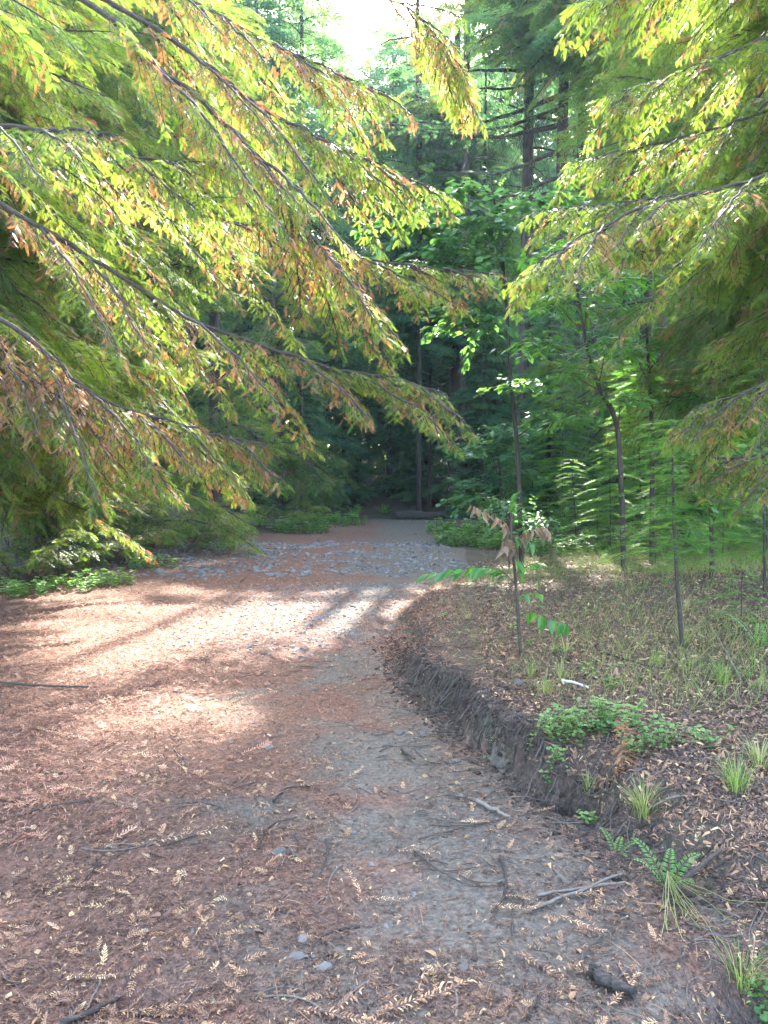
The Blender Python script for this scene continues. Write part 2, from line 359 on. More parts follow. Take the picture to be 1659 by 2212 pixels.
# ------------------------------------------------------------------ conifer boughs
def bough(pts, r0, seed, lmax=.55, brown=.16, step=.085, tpl=TW, node=.034, hang=.35, start=.12, gm=0, dm=1, tsc=1., bare=0.):
    """wood + foliage buffers of one bough along a polyline"""
    r = np.random.default_rng(seed); pts = np.asarray(pts, float)
    Ltot = np.linalg.norm(np.diff(pts, axis=0), axis=1).sum()
    n = max(12, int(Ltot / .12)); c = resample(pts, n)
    c[1:-1] += r.normal(0, .006, (n - 2, 3))
    T = unit(np.gradient(c, axis=0))
    wood = MB(); fol = MB()
    t = np.linspace(0, 1, n)
    tube(wood, c, r0 * (1 - t) ** .8 + .0025, 6, 0, .45)
    s = start * Ltot; side = 1
    pos = []; dr = []; up = []; mt = []; tn = []; wh = []
    while s < Ltot * .995:
        u = s / Ltot; i = min(n - 2, int(u * (n - 1))); f = u * (n - 1) - i
        p0 = c[i] * (1 - f) + c[i + 1] * f; Td = T[i]
        S = unit(np.cross(Td, [0, 0, 1.]));
        if r.random() > bare * (1 - u):
            lb = lmax * (min(1, (u - start + .12) / .25)) * (1.08 - .86 * u ** 1.3) * r.uniform(.45, 1.15)
            ang = R(r.uniform(38, 68) * (1 - .25 * u))
            D = Td * math.cos(ang) + S * side * math.sin(ang) + np.array([0, 0, -hang * r.uniform(.2, 1.5)]); D = unit(D)
            m = max(3, int(lb / node)); w = np.linspace(0, 1, m)
            bp = p0 + D * (lb * w)[:, None] + np.array([0, 0, -1.]) * (lb * hang * .5 * w ** 2)[:, None]
            bp[1:] += r.normal(0, .004, (m - 1, 3))
            tube(wood, bp[:: max(1, m // 5)] if m > 6 else bp, .0028, 3, 0, .5, cap=False)
            BD = unit(np.gradient(bp, axis=0)); BS = unit(np.cross(BD, [0, 0, 1.]))
            dead = r.random() < brown * (1.5 - u)
            base_t = r.uniform(.25, .8)
            for k in range(1, m):
                for sg in ((-1, 1) if k % 2 else ((1, -1) if k < m - 1 else (0, -1, 1))):
                    if dead and r.random() < .4: continue
                    a2 = R(r.uniform(40, 62)) if sg else 0
                    d2 = BD[k] * math.cos(a2) + BS[k] * sg * math.sin(a2) + np.array([0, 0, -r.uniform(0, .55) * (1.7 if dead else 1)])
                    pos.append(bp[k]); dr.append(d2); mt.append(dm if dead or r.random() < .05 else gm)
                    tn.append(np.clip(base_t + r.normal(0, .13), 0, 1)); wh.append(r.integers(len(tpl)))
        side = -side; s += step * r.uniform(.55, 1.35) * (1 - .35 * u)
    pos = np.array(pos); dr = np.array(dr); mt = np.array(mt); tn = np.array(tn); wh = np.array(wh)
    A = roll(frames(dr), r.normal(0, .5, len(pos))) * (tsc * r.uniform(.7, 1.25, len(pos)))[:, None, None]
    for q, tp in enumerate(tpl):
        k = wh == q; fol.inst(tp, pos[k], A[k], mt[k], tn[k])
    return wood, fol
def bough_mesh(*a, **k):
    w, f = bough(*a, **k)
    return w.mesh('branch', M['limb']), f.mesh('foliage', [M['needle'], M['dead']])
def arc(L, rise, droop, sway=0, n=6):
    t = np.linspace(0, 1, n)
    return np.stack([L * t * (1 - .12 * droop * t), sway * np.sin(t * 3), L * (rise * t - droop * t ** 2)], -1)
BOUGHS = []
for i, (L, rise, droop, sw, br) in enumerate([(2.6, .05, .45, .2, .12), (3.0, .1, .55, -.25, .22), (2.3, .12, .4, .15, .06), (2.8, -.05, .5, -.1, .34), (2.0, .1, .3, .1, .03), (3.2, .15, .7, .3, .15)]):
    BOUGHS.append((L, arc(L, rise, droop, sw), bough_mesh(arc(L, rise, droop, sw),   .022, 100 + i, brown=br, lmax=.8, tsc=1.0, step=.055, node=.03, hang=.32, start=.06)))
CB = []      # coarser boughs of the middle distance
for i, (L, rise, droop, sw, br) in enumerate([(2.8, .05, .4, .2, .06), (3.2, .1, .5, -.2, .12), (2.4, .15, .35, .1, .02)]):
    w, f = bough(arc(L, rise, droop, sw), .03, 140 + i, brown=br, tpl=TWC, node=.075, step=.10, lmax=.95, tsc=1.15, hang=.3, start=.06)
    CB.append((L, arc(L, rise, droop, sw), (w.mesh('branch', M['limb']), f.mesh('foliage', [M['needle'], M['dead']]))))
def trunk_pts(x, y, h, lean=(0, 0), n=14, jit=.03):
    z0 = h1(x, y) - .15
    t = np.linspace(0, 1, n)
    p = np.stack([lean[0] * t * h, lean[1] * t * h, -.15 + t * h], -1)
    p[2:, :2] += np.cumsum(rg.normal(0, jit, (n - 2, 2)), 0) * .5
    return p
def put_bough(parent, root, pick, loc, az, pitch, rollv, s):
    L, line, (wm, fm) = pick
    b = link('branch', wm, parent); b.location = Vector(loc) - Vector(root)
    b.rotation_euler = (rollv, pitch, az); b.scale = (s, s, s)
    f = link('foliage', fm, b); return b
def bough_world(pick, loc, az, pitch, s):
    L, line, _ = pick
    Mx = np.array(Matrix.Rotation(az, 3, 'Z') @ Matrix.Rotation(pitch, 3, 'Y'))
    return (line * s) @ Mx.T + np.asarray(loc)
def conifer(label, x, y, h, r, zlo, nb, lfun, picks=BOUGHS, name='redwood_tree', cat='redwood tree', lean=(0, 0), azc=None, azw=180, group=None, zhi=None, keep=lambda p: True, lit_ok=.22):
    z0 = h1(x, y); root = thing(name, label, cat, (x, y, z0), group)
    tp = trunk_pts(x, y, h, lean); tt = np.linspace(0, 1, len(tp))
    mb = MB(); tube(mb, resample(tp, 30), np.interp(np.linspace(0, 1, 30), [0, .03, .1, 1], [r * 1.35, r * 1.1, r, r * .15]), 14, 0, .5, .05)
    mb.build('trunk', M['bark'], root, True)
    cnt = 0; tries = 0; az = rnd.uniform(0, 360)
    while cnt < nb and tries < nb * 12:
        tries += 1
        zz = zlo + (min(h, zhi or h) - zlo) * rnd.random()
        az = az + 137.5 if azc is None else azc + rnd.uniform(-azw, azw)
        pick = rnd.choice(picks); ln = lfun(zz / h, zz) * rnd.uniform(.75, 1.2); s = ln / pick[0]
        loc = np.array([x, y, z0]) + np.array([np.interp(zz / h, tt, tp[:, 0]), np.interp(zz / h, tt, tp[:, 1]), zz])
        pit = R(rnd.uniform(-22, 26))
        W = bough_world(pick, loc, R(az), pit, s)
        if not in_view(W[2:], .10) or not keep(W): continue
        if W[-1, 1] < 2.2 or (W[:, 2] < H(W[:, 0], W[:, 1]) + .05).any(): continue
        if lit_share(np.vstack([W + o for o in ((0, 0, 0), (.2 * s, .2, -.1), (-.2, -.2 * s, -.1))])) > lit_ok: continue
        put_bough(root, (x, y, z0), pick, loc, R(az), pit, rnd.uniform(-.7, .7), s); cnt += 1
    pass
    return root
# ------------------------------------------------------------------ near redwoods whose boughs hang over the path
def with_special(root, specs, seed0):
    ro = np.array(root.location)
    for i, (line, r0, kw) in enumerate(specs):
        pts = np.array([P(a, b, Y) for a, b, Y in line]) - ro
        w, f = bough(pts, r0 * .62, seed0 + i, hang=.45, tsc=.8, step=.05, node=.026, bare=kw.pop('bare', .15), **kw)
        LL = np.linalg.norm(np.diff(pts, axis=0), axis=1).sum(); cc = resample(pts, 60); TT = unit(np.gradient(cc, axis=0)); st0 = kw.get('start', .12)
        kw2 = {k_: v_ for k_, v_ in kw.items() if k_ in ('brown',)}
        for j_ in range(12):                              # side limbs: the bough forks into a flat fan
            u = st0 + (.93 - st0) * (j_ + rnd.random()) / 12; a = cc[int(u * 59)]; T_ = TT[int(u * 59)]; S_ = unit(np.cross(T_, [0, 0, 1.])) * (1 if j_ % 2 else -1)
            an = R(rnd.uniform(22, 48)); D_ = T_ * math.cos(an) + S_ * math.sin(an) + np.array([0, 0, -rnd.uniform(.05, .4)]); l_ = (.30 * LL * (1 - u) + .28) * rnd.uniform(.6, 1.1)
            sl = a + np.outer(np.linspace(0, 1, 5), D_ * l_) + np.outer(np.linspace(0, 1, 5) ** 2, [0, 0, -.22 * l_]) + rg.normal(0, .012, (5, 3)) * np.linspace(0, 1, 5)[:, None]
            w2, f2 = bough(sl, r0 * .3, seed0 * 10 + i * 20 + j_, lmax=.26, hang=.5, tsc=.78, step=.042, node=.028, start=.12, **kw2); w.merge(w2); f.merge(f2)
        b = w.build('branch', M['limb'], root); f.build('foliage', [M['needle'], M['dead']], b)
def above_line(W, xs, ys):
    for p in W[2:]:
        q = proj(p)
        if q and q[0] > -150 and q[1] > np.interp(q[0], xs, ys): return False
    return True
LINE_NEAR = ([0, 300, 570, 700, 1000], [1080, 1010, 900, 840, 800]); LINE_MID = ([0, 300, 570, 700, 1000], [1290, 1230, 1130, 1060, 900])
LK = lambda W: W[-1, 0] < np.interp(W[-1, 1], [3, 6, 10, 14, 20, 30], [-.8, -.9, -1.6, -2.2, -2.6, -.5]) and not (W[:, 1] < 3.0).any() and (W[-1, 1] > 13 or above_line(W, *(LINE_NEAR if W[-1, 1] < 9 else LINE_MID)))
t1 = conifer('tall redwood out at the left edge whose long brown-tinged boughs droop lowest across the path', -5.6, 6.2, 16, .26, 1.2, 90, lambda u, z: 3.4 * (1 - .5 * u), azc=10, azw=75, zhi=8.5, keep=LK)
with_special(t1, [
    ([(-350, -330, 5.0), (180, 0, 4.6), (330, 130, 4.6), (560, 340, 4.7), (650, 480, 4.8), (760, 610, 4.9), (850, 720, 5.0)], .03, dict(brown=.5, lmax=.46, start=.2)),
    ([(-420, 190, 5.2), (0, 270, 4.8), (150, 290, 4.8), (330, 345, 4.9), (520, 352, 5.1)], .026, dict(brown=.15, lmax=.4, bare=.5)),
    ([(-450, 180, 5.6), (0, 440, 5.0), (200, 560, 5.0), (420, 690, 5.0), (700, 790, 5.1), (840, 815, 5.2), (965, 850, 5.3)], .03, dict(brown=.5, lmax=.46)),
    ([(-500, 420, 5.3), (0, 690, 4.8), (200, 850, 4.8), (400, 920, 4.9), (580, 965, 5.0)], .03, dict(brown=.65, lmax=.42)),
    ([(-300, -260, 5.8), (300, 40, 5.6), (560, 230, 5.6), (760, 330, 5.7), (990, 432, 5.9)], .03, dict(brown=.3, lmax=.44, start=.25)),
    ([(-300, 240, 6.2), (300, 420, 5.8), (640, 520, 5.9), (850, 570, 6.0), (1085, 590, 6.2)], .028, dict(brown=.45, lmax=.42)),
    ([(-300, -420, 6.2), (250, -90, 5.9), (520, 60, 5.9), (700, 150, 6.0), (840, 205, 6.1)], .028, dict(brown=.5, lmax=.42, start=.25)),
    ([(200, -300, 6.3), (560, -80, 6.3), (700, -20, 6.4), (870, 10, 6.5), (960, 110, 6.5), (1000, 172, 6.5)], .02, dict(brown=.45, lmax=.35, start=.55, bare=.35)),
    ([(-400, 560, 5.0), (-60, 740, 4.9), (90, 830, 4.9), (200, 900, 4.9)], .02, dict(brown=.6, lmax=.4)),
    ([(-300, 760, 6.6), (60, 890, 6.5), (260, 960, 6.5), (350, 1010, 6.5)], .02, dict(brown=.2, lmax=.45)),
    ([(-100, 740, 7.6), (200, 860, 7.5), (420, 960, 7.6), (520, 1030, 7.7)], .02, dict(brown=.15, lmax=.45)),
], 200)
t2 = conifer('bushy redwood at the left with boughs hanging to the ground before the stone bed', -6.2, 9.4, 15, .22, .4, 98, lambda u, z: 3.5 * (1 - .55 * u), azc=-15, azw=80, zhi=10, keep=LK)
t3 = conifer('redwood leaning out over the left side of the path, dark hollow under its lowest boughs', -5.9, 12.8, 15, .2, .5, 98, lambda u, z: 3.4 * (1 - .55 * u), azc=-15, azw=85, zhi=10, keep=LK)
t4 = conifer('redwood with bright yellow-green sprays behind the first drooping boughs on the left', -5.4, 16.5, 16, .2, .4, 98, lambda u, z: 3.5 * (1 - .5 * u), picks=CB, azc=-20, azw=90, zhi=12.5, keep=LK)
t5 = conifer('shaded dark green redwood on the left just past the stone bed', -4.9, 21.5, 16, .2, .3, 98, lambda u, z: 3.5 * (1 - .6 * u), picks=CB, azc=-20, azw=100, zhi=15, keep=LK)
t6 = conifer('bluish shaded redwood on the left where the path goes over its crest', -3.9, 27, 15, .2, .3, 98, lambda u, z: 3.4 * (1 - .5 * u), picks=CB, azc=-30, azw=150, keep=LK)
t7 = conifer('young redwood filling the wall of sprays between the two drooping ones on the left', -7.2, 11.2, 15, .18, .6, 98, lambda u, z: 3.4 * (1 - .5 * u), azc=-5, azw=80, zhi=12, keep=LK)
t8 = conifer('young redwood behind the left foliage wall, upper sprays in full sun', -7.4, 15, 17, .18, 3, 98, lambda u, z: 3.4 * (1 - .45 * u), picks=CB, azc=-10, azw=90, keep=LK)
t9 = conifer('redwood in the second row on the left, seen between the lit boughs', -8.0, 19.5, 18, .2, 2, 98, lambda u, z: 3.6 * (1 - .45 * u), picks=CB, azc=-10, azw=110, keep=LK)
RLN = ([1000, 1300, 1659], [560, 610, 720]); RLM = ([1000, 1300, 1659], [760, 820, 900])
RK = lambda W: (W[-1, 1] > 12 or above_line(W, *(RLN if W[-1, 1] < 8 else RLM))) and W[-1, 0] > np.interp(W[-1, 1], [3, 6, 10, 16], [1.7, 2.2, 2.4, 3.0]) and W[:, 2].min() > np.interp(W[-1, 1], [3, 6, 10, 16], [2.1, 1.9, 1.3, .8]) and not (W[:, 1] < 3.0).any()
r1 = conifer('tall redwood out at the right edge reaching bright lobed sprays in toward the path', 5.4, 6.4, 17, .26, 2.0, 70, lambda u, z: 3.1 * (1 - .45 * u), azc=175, azw=70, zhi=8.5, keep=RK)
with_special(r1, [
    ([(1980, 200, 5.6), (1659, 375, 5.3), (1420, 440, 5.2), (1260, 510, 5.1), (1105, 602, 5.0)], .026, dict(brown=.25, lmax=.4)),
    ([(1980, 230, 6.3), (1659, 380, 6.0), (1400, 430, 5.9), (1150, 458, 5.9)], .024, dict(brown=.1, lmax=.55)),
    ([(1980, -60, 6.3), (1659, 80, 6.0), (1480, 150, 5.9), (1290, 215, 5.9)], .024, dict(brown=.1, lmax=.6)),
    ([(1980, 110, 6.6), (1659, 240, 6.4), (1420, 310, 6.3), (1225, 352, 6.3)], .022, dict(brown=.08, lmax=.55)),
    ([(1980, -220, 6.2), (1659, -120, 6.0), (1430, -40, 5.9), (1240, 0, 5.9)], .022, dict(brown=.16, lmax=.5)),
    ([(1990, 640, 5.0), (1720, 790, 5.0), (1600, 850, 5.1), (1500, 880, 5.2)], .018, dict(brown=.3, lmax=.34, bare=.5)),
    ([(1990, 870, 5.4), (1760, 950, 5.4), (1620, 985, 5.5), (1520, 990, 5.6)], .018, dict(brown=.25, lmax=.34, bare=.6)),
], 240)
r2 = conifer('redwood with mixed green and brown sprays behind the right-hand bright boughs', 6.4, 9.8, 16, .22, 1.2, 95, lambda u, z: 3.4 * (1 - .5 * u), azc=175, azw=80, zhi=10.5, keep=RK)
r3 = conifer('redwood with a thick dark trunk glimpsed through foliage at the right', 6.75, 16.2, 18, .21, 1.2, 95, lambda u, z: 3.4 * (1 - .45 * u), picks=CB, azc=180, azw=110, zhi=15, keep=RK)
r4 = conifer('redwood in the second row on the right, dark between the bright sprays', 8.6, 12.5, 17, .2, 1.5, 95, lambda u, z: 3.4 * (1 - .45 * u), picks=CB, azc=180, azw=90, keep=RK)
r5 = conifer('redwood on the right behind the young firs, half in shade', 7.2, 20.5, 18, .2, .8, 95, lambda u, z: 3.5 * (1 - .45 * u), picks=CB, azc=190, azw=120, keep=RK)
# ------------------------------------------------------------------ conifers farther back: trunk + crown
def crown_buf(h, r, z0, nb, seed, per=46, cone=.75, spr=SP, scale=1., mat=0, droop=.3, origin=None):
    g = np.random.default_rng(seed); fol = MB(); wood = MB()
    for i in range(nb):
        u = (i + g.random()) / nb; z = z0 + (h - z0) * u; az = i * 2.399963 + g.normal(0, .3)
        L = r * (1 - cone * u ** 1.2) * g.uniform(.65, 1.25); d = np.array([math.cos(az), math.sin(az), 0]); s = np.array([-d[1], d[0], 0])
        ris = g.uniform(-.1, .2)
        if origin is not None:
            tq = np.repeat(np.linspace(.15, 1, 5), 3); wq = np.tile([-.28, 0, .28], 5) * L * (1.1 - tq)
            pq = origin + np.array([0, 0, z]) + d * (L * tq)[:, None] + s * wq[:, None]; pq[:, 2] += L * (ris * tq - droop * tq * tq)
            if lit_share(pq, .95) > .06: continue
        k = max(8, int(per * L / r)); t = g.uniform(.12, 1, k) ** .8; t[0] = 1
        w = g.uniform(-1, 1, k) * .36 * L * (1.1 - t)
        p = np.array([0, 0, z]) + d * (L * t)[:, None] + s * w[:, None]
        p[:, 2] += L * (ris * t - droop * t * t) + g.normal(0, .06, k) - abs(w) * .25
        dr = d + s * (np.sign(w) * g.uniform(.2, .9, k))[:, None] + np.array([0, 0, -1]) * g.uniform(.05, .7, k)[:, None]
        A = roll(frames(dr), g.normal(0, .5, k)) * (scale * g.uniform(.7, 1.35, k))[:, None, None]
        tn = np.clip(g.uniform(.25, .75) + g.normal(0, .12, k), 0, 1); q = g.integers(len(spr), size=k)
        for j, tp in enumerate(spr):
            m = q == j; fol.inst(tp, p[m], A[m], mat, tn[m])
        lt = np.linspace(0, 1, 5); lp = np.array([0, 0, z]) + d * (L * .93 * lt)[:, None]; lp[:, 2] += L * (ris * lt - droop * lt * lt)
        tube(wood, lp, .035 * (1 - lt) * (L / 3) + .008, 4, 0, .5, cap=False)
    return fol, wood
CROWN = []
for i, (h, r, z0, nb) in enumerate([(20, 3.4, 1.0, 95), (24, 3.8, 2.5, 100), (17, 3.0, .5, 95), (28, 4.0, 6, 95)]):
    f, w = crown_buf(h, r + .5, z0, nb, 300 + i, per=80, scale=1.55, cone=.65)
    CROWN.append((h, f.mesh('crown', M['farleaf']), w.mesh('branches', M['bark'])))
def far_tree(label, px, Y, kind, r=.22, sc_=1., group='conifers at the back of the clearing', x=None):
    X = P(px, 1040, Y)[0] if x is None else x; z = h1(X, Y); h, cm, wm = CROWN[kind]
    root = thing('conifer', label, 'conifer', (X, Y, z), group)
    mb = MB(); tp = trunk_pts(X, Y, h * sc_, n=16, jit=.02); tube(mb, tp, np.interp(np.linspace(0, 1, 16), [0, .06, 1], [r * 1.3, r, .03]), 12, 0, .5, .05)
    mb.build('trunk', M['bark'], root, True)
    a = rnd.uniform(0, 6.28)
    c = link('crown', cm, root); c.scale = (sc_,) * 3; c.rotation_euler = (0, 0, a)
    b = link('branches', wm, c)
    return root
far_tree('dark conifer whose top stands just right of the bright sky gap', 925, 42, 1, .25, .98)
far_tree('tall conifer bounding the sky gap on its left, bluish green', 655, 35, 3, .26, .98)
far_tree('tall far conifer at the top whose crown closes the sky gap on its right', 915, 58, 3, .3, 1.3)
far_tree('tall far conifer at the top centre between the two very tall dark ones', 985, 55, 3, .3, 1.18)
far_tree('conifer closing the right side of the sky gap, thin topped', 895, 50, 1, .25, 1.3)
far_tree('conifer under the right part of the sky gap, partly lit', 855, 53, 3, .25, 1.1)
far_tree('tall conifer high on the left, its crown behind the drooping lit boughs', 420, 31, 3, .24, 1.05)
far_tree('broad conifer at the top left behind the lit boughs', 260, 29, 1, .24, 1.15)
far_tree('full crowned conifer first left of the bright sky gap', 610, 40, 1, .24, 1.25)
far_tree('conifer left of the tall one that bounds the sky gap', 560, 33, 1, .24, 1.05)
far_tree('conifer between the sky gap and the dark one right of it', 850, 48, 1, .22, 1.14)
far_tree('conifer with a thin top rising into the left part of the sky gap', 700, 43, 1, .2, 1.1)
far_tree('conifer directly below the sky gap with its pointed top against the light', 775, 47, 1, .2, 1.12)
far_tree('middle-sized conifer at the upper centre, first left of the big bare trunk', 1060, 36, 2, .2, 1.05)
far_tree('tall conifer right behind the big bare trunk', 1240, 38, 2, .3, 1.0)
far_tree('conifer filling the gap between the two right-hand trunks', 1330, 42, 0, .25, .95)
far_tree('conifer behind the bright right-hand boughs, upper right', 1480, 34, 2, .28, 1.0)
far_tree('conifer at the far right behind the redwood boughs', 1640, 30, 2, .25, 1.0)
far_tree('low conifer on the left behind the shaded redwoods', 430, 34, 2, .2, 1.0)
far_tree('low conifer at the left edge far behind the drooping boughs', 200, 32, 0, .22, 1.0)
far_tree('low conifer at the extreme left, seen only through gaps', 20, 27, 2, .2, .9)
far_tree('short dark conifer on the left of the path mouth', 700, 34, 2, .15, .55)
far_tree('short dark conifer on the right of the path mouth', 1070, 31, 2, .15, .6)
far_tree('short conifer behind the hazel sapling', 1190, 27, 0, .16, .5)
far_tree('short conifer below the leaning bay stem', 1340, 23, 2, .15, .5)
far_tree('short bushy conifer in the right middle ground', 1500, 21, 0, .15, .42)
far_tree('short conifer near the right edge in the middle ground', 1650, 18, 2, .15, .42)
far_tree('half-grown conifer just left of the three slim trunks', 840, 40, 2, .15, .5)
for i in range(46):
    a = rnd.uniform(-34, 34); Y = rnd.uniform(24, 46); X = Y * math.tan(R(a))
    if np.interp(Y, YL, XL) - .8 < X < np.interp(Y, YE, XE) + .8 and Y < 31 or (.6 < X < 3.8 and Y < 35): continue
    far_tree('small dark conifer among many in the shaded wood behind', 0, Y, rnd.choice([0, 2, 2]), .12, rnd.uniform(.22, .5), 'small conifers under the tall ones', X)
# trunks that show bare between the leaves
def bare_tree(label, px, Y, h, r, zc, limbs, crown=None, name='tall_conifer', group='bare trunks in the shade'):
    X = P(px, 1040, Y)[0]; z = h1(X, Y); root = thing(name, label, 'conifer', (X, Y, z), group)
    mb = MB(); tp = resample(trunk_pts(X, Y, h, n=12, jit=.03), 36)
    tube(mb, tp, np.interp(np.linspace(0, 1, 36), [0, .05, 1], [r * 1.35, r, r * .35]), 16, 0, .5, .05); mb.build('trunk', M['bark'], root, True)
    for (py0, dxp, dyp) in limbs:
        a = P(px, py0, Y); b = P(px + dxp, py0 + dyp, Y + rnd.uniform(-2, 2)); o = np.array([X, Y, z])
        m1 = a + (b - a) * .4 + np.array([0, 0, -abs(dxp) * .0012 * Y / 26]); lb = MB()
        line = resample([a - o, m1 - o, b - o], 12); line[1:-1] += rg.normal(0, .03, (10, 3)); line[0][:2] *= .2
        tube(lb, line, np.linspace(.065, .012, 12) * (.7 + abs(dxp) / 500), 5, 0, .5)
        fb = MB(); k = int(8 + abs(dxp) * .16); t = rg.uniform(.3, 1, k); q = line[(t * 11).astype(int)] + rg.normal(0, .12, (k, 3))
        for w in range(int(k * .7)):
            j = int(rg.uniform(2, 11)); tube(lb, np.array([line[j], line[j] + rg.normal(0, .35, 3) + (0, 0, -.3), line[j] + rg.normal(0, .5, 3) + (0, 0, -.7)]), [.012, .008, .004], 3, 0, .5, cap=False)
        fb.inst(SP[0], q, frames(rg.normal(0, 1, (k, 3)) + (np.sign(dxp), 0, -.7)) * rg.uniform(.6, 1.2, k)[:, None, None], 0, rg.uniform(.2, .7, k))
        br = lb.build('branch', M['bark'], root); fb.build('foliage', M['farleaf'], br)
    if crown:
        f, w = crown_buf(h, crown, zc, 70, int(px), per=80, scale=1.5, cone=.5, origin=np.array([X, Y, z])); c = f.build('crown', M['farleaf'], root)
    return root
bare_tree('big dark straight trunk with long bare limbs reaching left, upper right of centre', 1207, 26, 24, .28, 14.5,
          [(120, -330, 20), (160, -240, 30), (235, -290, 45), (270, -420, -10), (330, -360, 40), (175, 120, 60), (262, -170, -70), (205, -380, 60), (380, -250, 60), (300, 130, 40), (420, -120, 70), (150, 200, -20)], 4.2)
bare_tree('slimmer dark trunk just right of the big bare-limbed one', 1280, 30, 24, .17, 14, [(190, -90, 40), (300, 120, 30), (260, 150, -30)], 3)
bare_tree('second thick dark trunk right of the big bare-limbed one', 1350, 28, 24, .27, 13.5, [(170, -110, -60), (240, 140, 40), (140, 100, -20), (330, -90, 20)], 3.6)
bare_tree('thick dark trunk rising behind the right end of the fallen log', 984, 34, 22, .36, 8, [(700, -110, 30), (760, 120, 30), (820, -120, 20), (860, 90, 30), (640, 150, 20)], 3.6)
bare_tree('slim trunk left of the thick one behind the fallen log', 906, 32, 20, .11, 7, [(780, -60, 30), (850, 60, 20)], 2.6)
bare_tree('thinnest trunk between two others behind the fallen log', 928, 35, 18, .09, 7, [(760, 50, 30)], 2.4)
bare_tree('slim dark trunk right of the path mouth, half hidden by hazel leaves', 1045, 33, 20, .12, 7, [(780, 60, 30), (840, -60, 30)], 2.6)
# the far wood closes the view: one mass
wood = MB(); lv = MB()
for i in range(190):
    a = R(rnd.uniform(-42, 42)); d = rnd.uniform(48, 78); X, Y = d * math.sin(a) * 1.05, d * math.cos(a)
    gap = -4.2 < math.degrees(math.atan2(X, Y)) < 1.2
    h = d * rnd.uniform(.47, .55) if gap else d * rnd.uniform(.53, .61); z = h1(X, Y)
    f, w = crown_buf(h, rnd.uniform(3.2, 4.8), .6, 44, 900 + i, per=30, scale=3.4, cone=.5)
    o = np.array([X, Y, z]); lv.merge(f, o)
    tube(wood, o + np.array([[0, 0, -.3], [0, 0, h * .95]]), [.25, .04], 6, 1, .5)
lv.merge(wood)
fw = lv.build('far_forest', [M['farleaf'], M['bark']]); tag(fw, 'mass of tall conifers far behind the trees at the back', 'forest', kind='stuff')
# ------------------------------------------------------------------ overhead canopy (above the frame) that shades the near ground and the right bank
def canopy(label, px, Y, h, r, n, group=None, left=False):
    x, y = P(px, 1040, Y)[0], Y; z0 = h1(x, y)
    root = thing('tall_conifer', label, 'conifer', (x, y, z0), group)
    mb = MB(); tube(mb, resample(trunk_pts(x, y, h, jit=.04), 30), np.interp(np.linspace(0, 1, 30), [0, .06, 1], [r * 1.35, r, .06]), 14, 0, .5, .05); mb.build('trunk', M['bark'], root, True)
    k = 0
    for tr in range(6000):
        if k >= n: break
        g = np.array([rnd.uniform(-2.6, 4.2), rnd.uniform(1.2, 6.6), 0])
        if left: g = np.array([rnd.uniform(-5.0, -1.0), rnd.uniform(2.2, 11), 0])
        elif g[0] < -1.2 and g[1] > 3: continue
        c = g + SUN * ((y + rnd.uniform(-3.5, 3.5) - g[1]) / SUN[1]); v = c[:2] - (x, y); D = np.hypot(*v)
        if D < .8 or D > 4.2 or c[2] > h + z0 - 1: continue
        pick = rnd.choice(CB); sc2 = min(1.3 if left else 2.1, D * 1.55 / pick[0]); az = math.atan2(v[1], v[0]) + rnd.uniform(-.25, .25); loc = np.array([x, y, c[2] + D * .12]); pit = R(rnd.uniform(-4, 12))
        W = bough_world(pick, loc, az, pit, sc2); sd = np.array([-math.sin(az), math.cos(az), 0]) * .7 * sc2
        if lit_share(np.vstack([W, W + sd, W - sd]), 1.0) > (.02 if not left else .13): continue
        q = [proj(p) for p in W]
        if any(p and p[1] < 120 and 690 < p[0] < 840 and p[1] > -20 for p in q): continue
        put_bough(root, (x, y, z0), pick, loc, az, pit, rnd.uniform(-.3, .3), sc2); k += 1
    for q in range(14):                                  # dead lower limbs
        a = rnd.uniform(0, 6.28); zz = rnd.uniform(.12, .5) * h; L = rnd.uniform(1.2, 3.8); t = np.linspace(0, 1, 7)
        lm = MB(); tube(lm, np.stack([math.cos(a) * L * t, math.sin(a) * L * t, zz + L * (.12 * t - .3 * t * t)], -1) + rg.normal(0, .02, (7, 3)), np.linspace(.045, .008, 7), 5, 0, .5); lm.build('limb', M['bark'], root)
    print('CANOPY', k, tr)
    return root
canopy('very tall dark conifer at the top, trunk just left of the big bare-limbed one', 1130, 27, 36, .24, 86)
canopy('very tall dark conifer at the top, behind the big bare-limbed trunk', 1250, 30, 36, .24, 86)
canopy('very tall dark conifer over the path end, its crown dark against the light', 1000, 31, 36, .2, 86)
canopy('very tall conifer at the right side of the bright sky gap, feathery dark boughs', 905, 33, 42, .11, 98, left=True)
canopy('very tall dark conifer at the upper right, partly hidden by bright boughs', 1420, 25, 34, .24, 86)
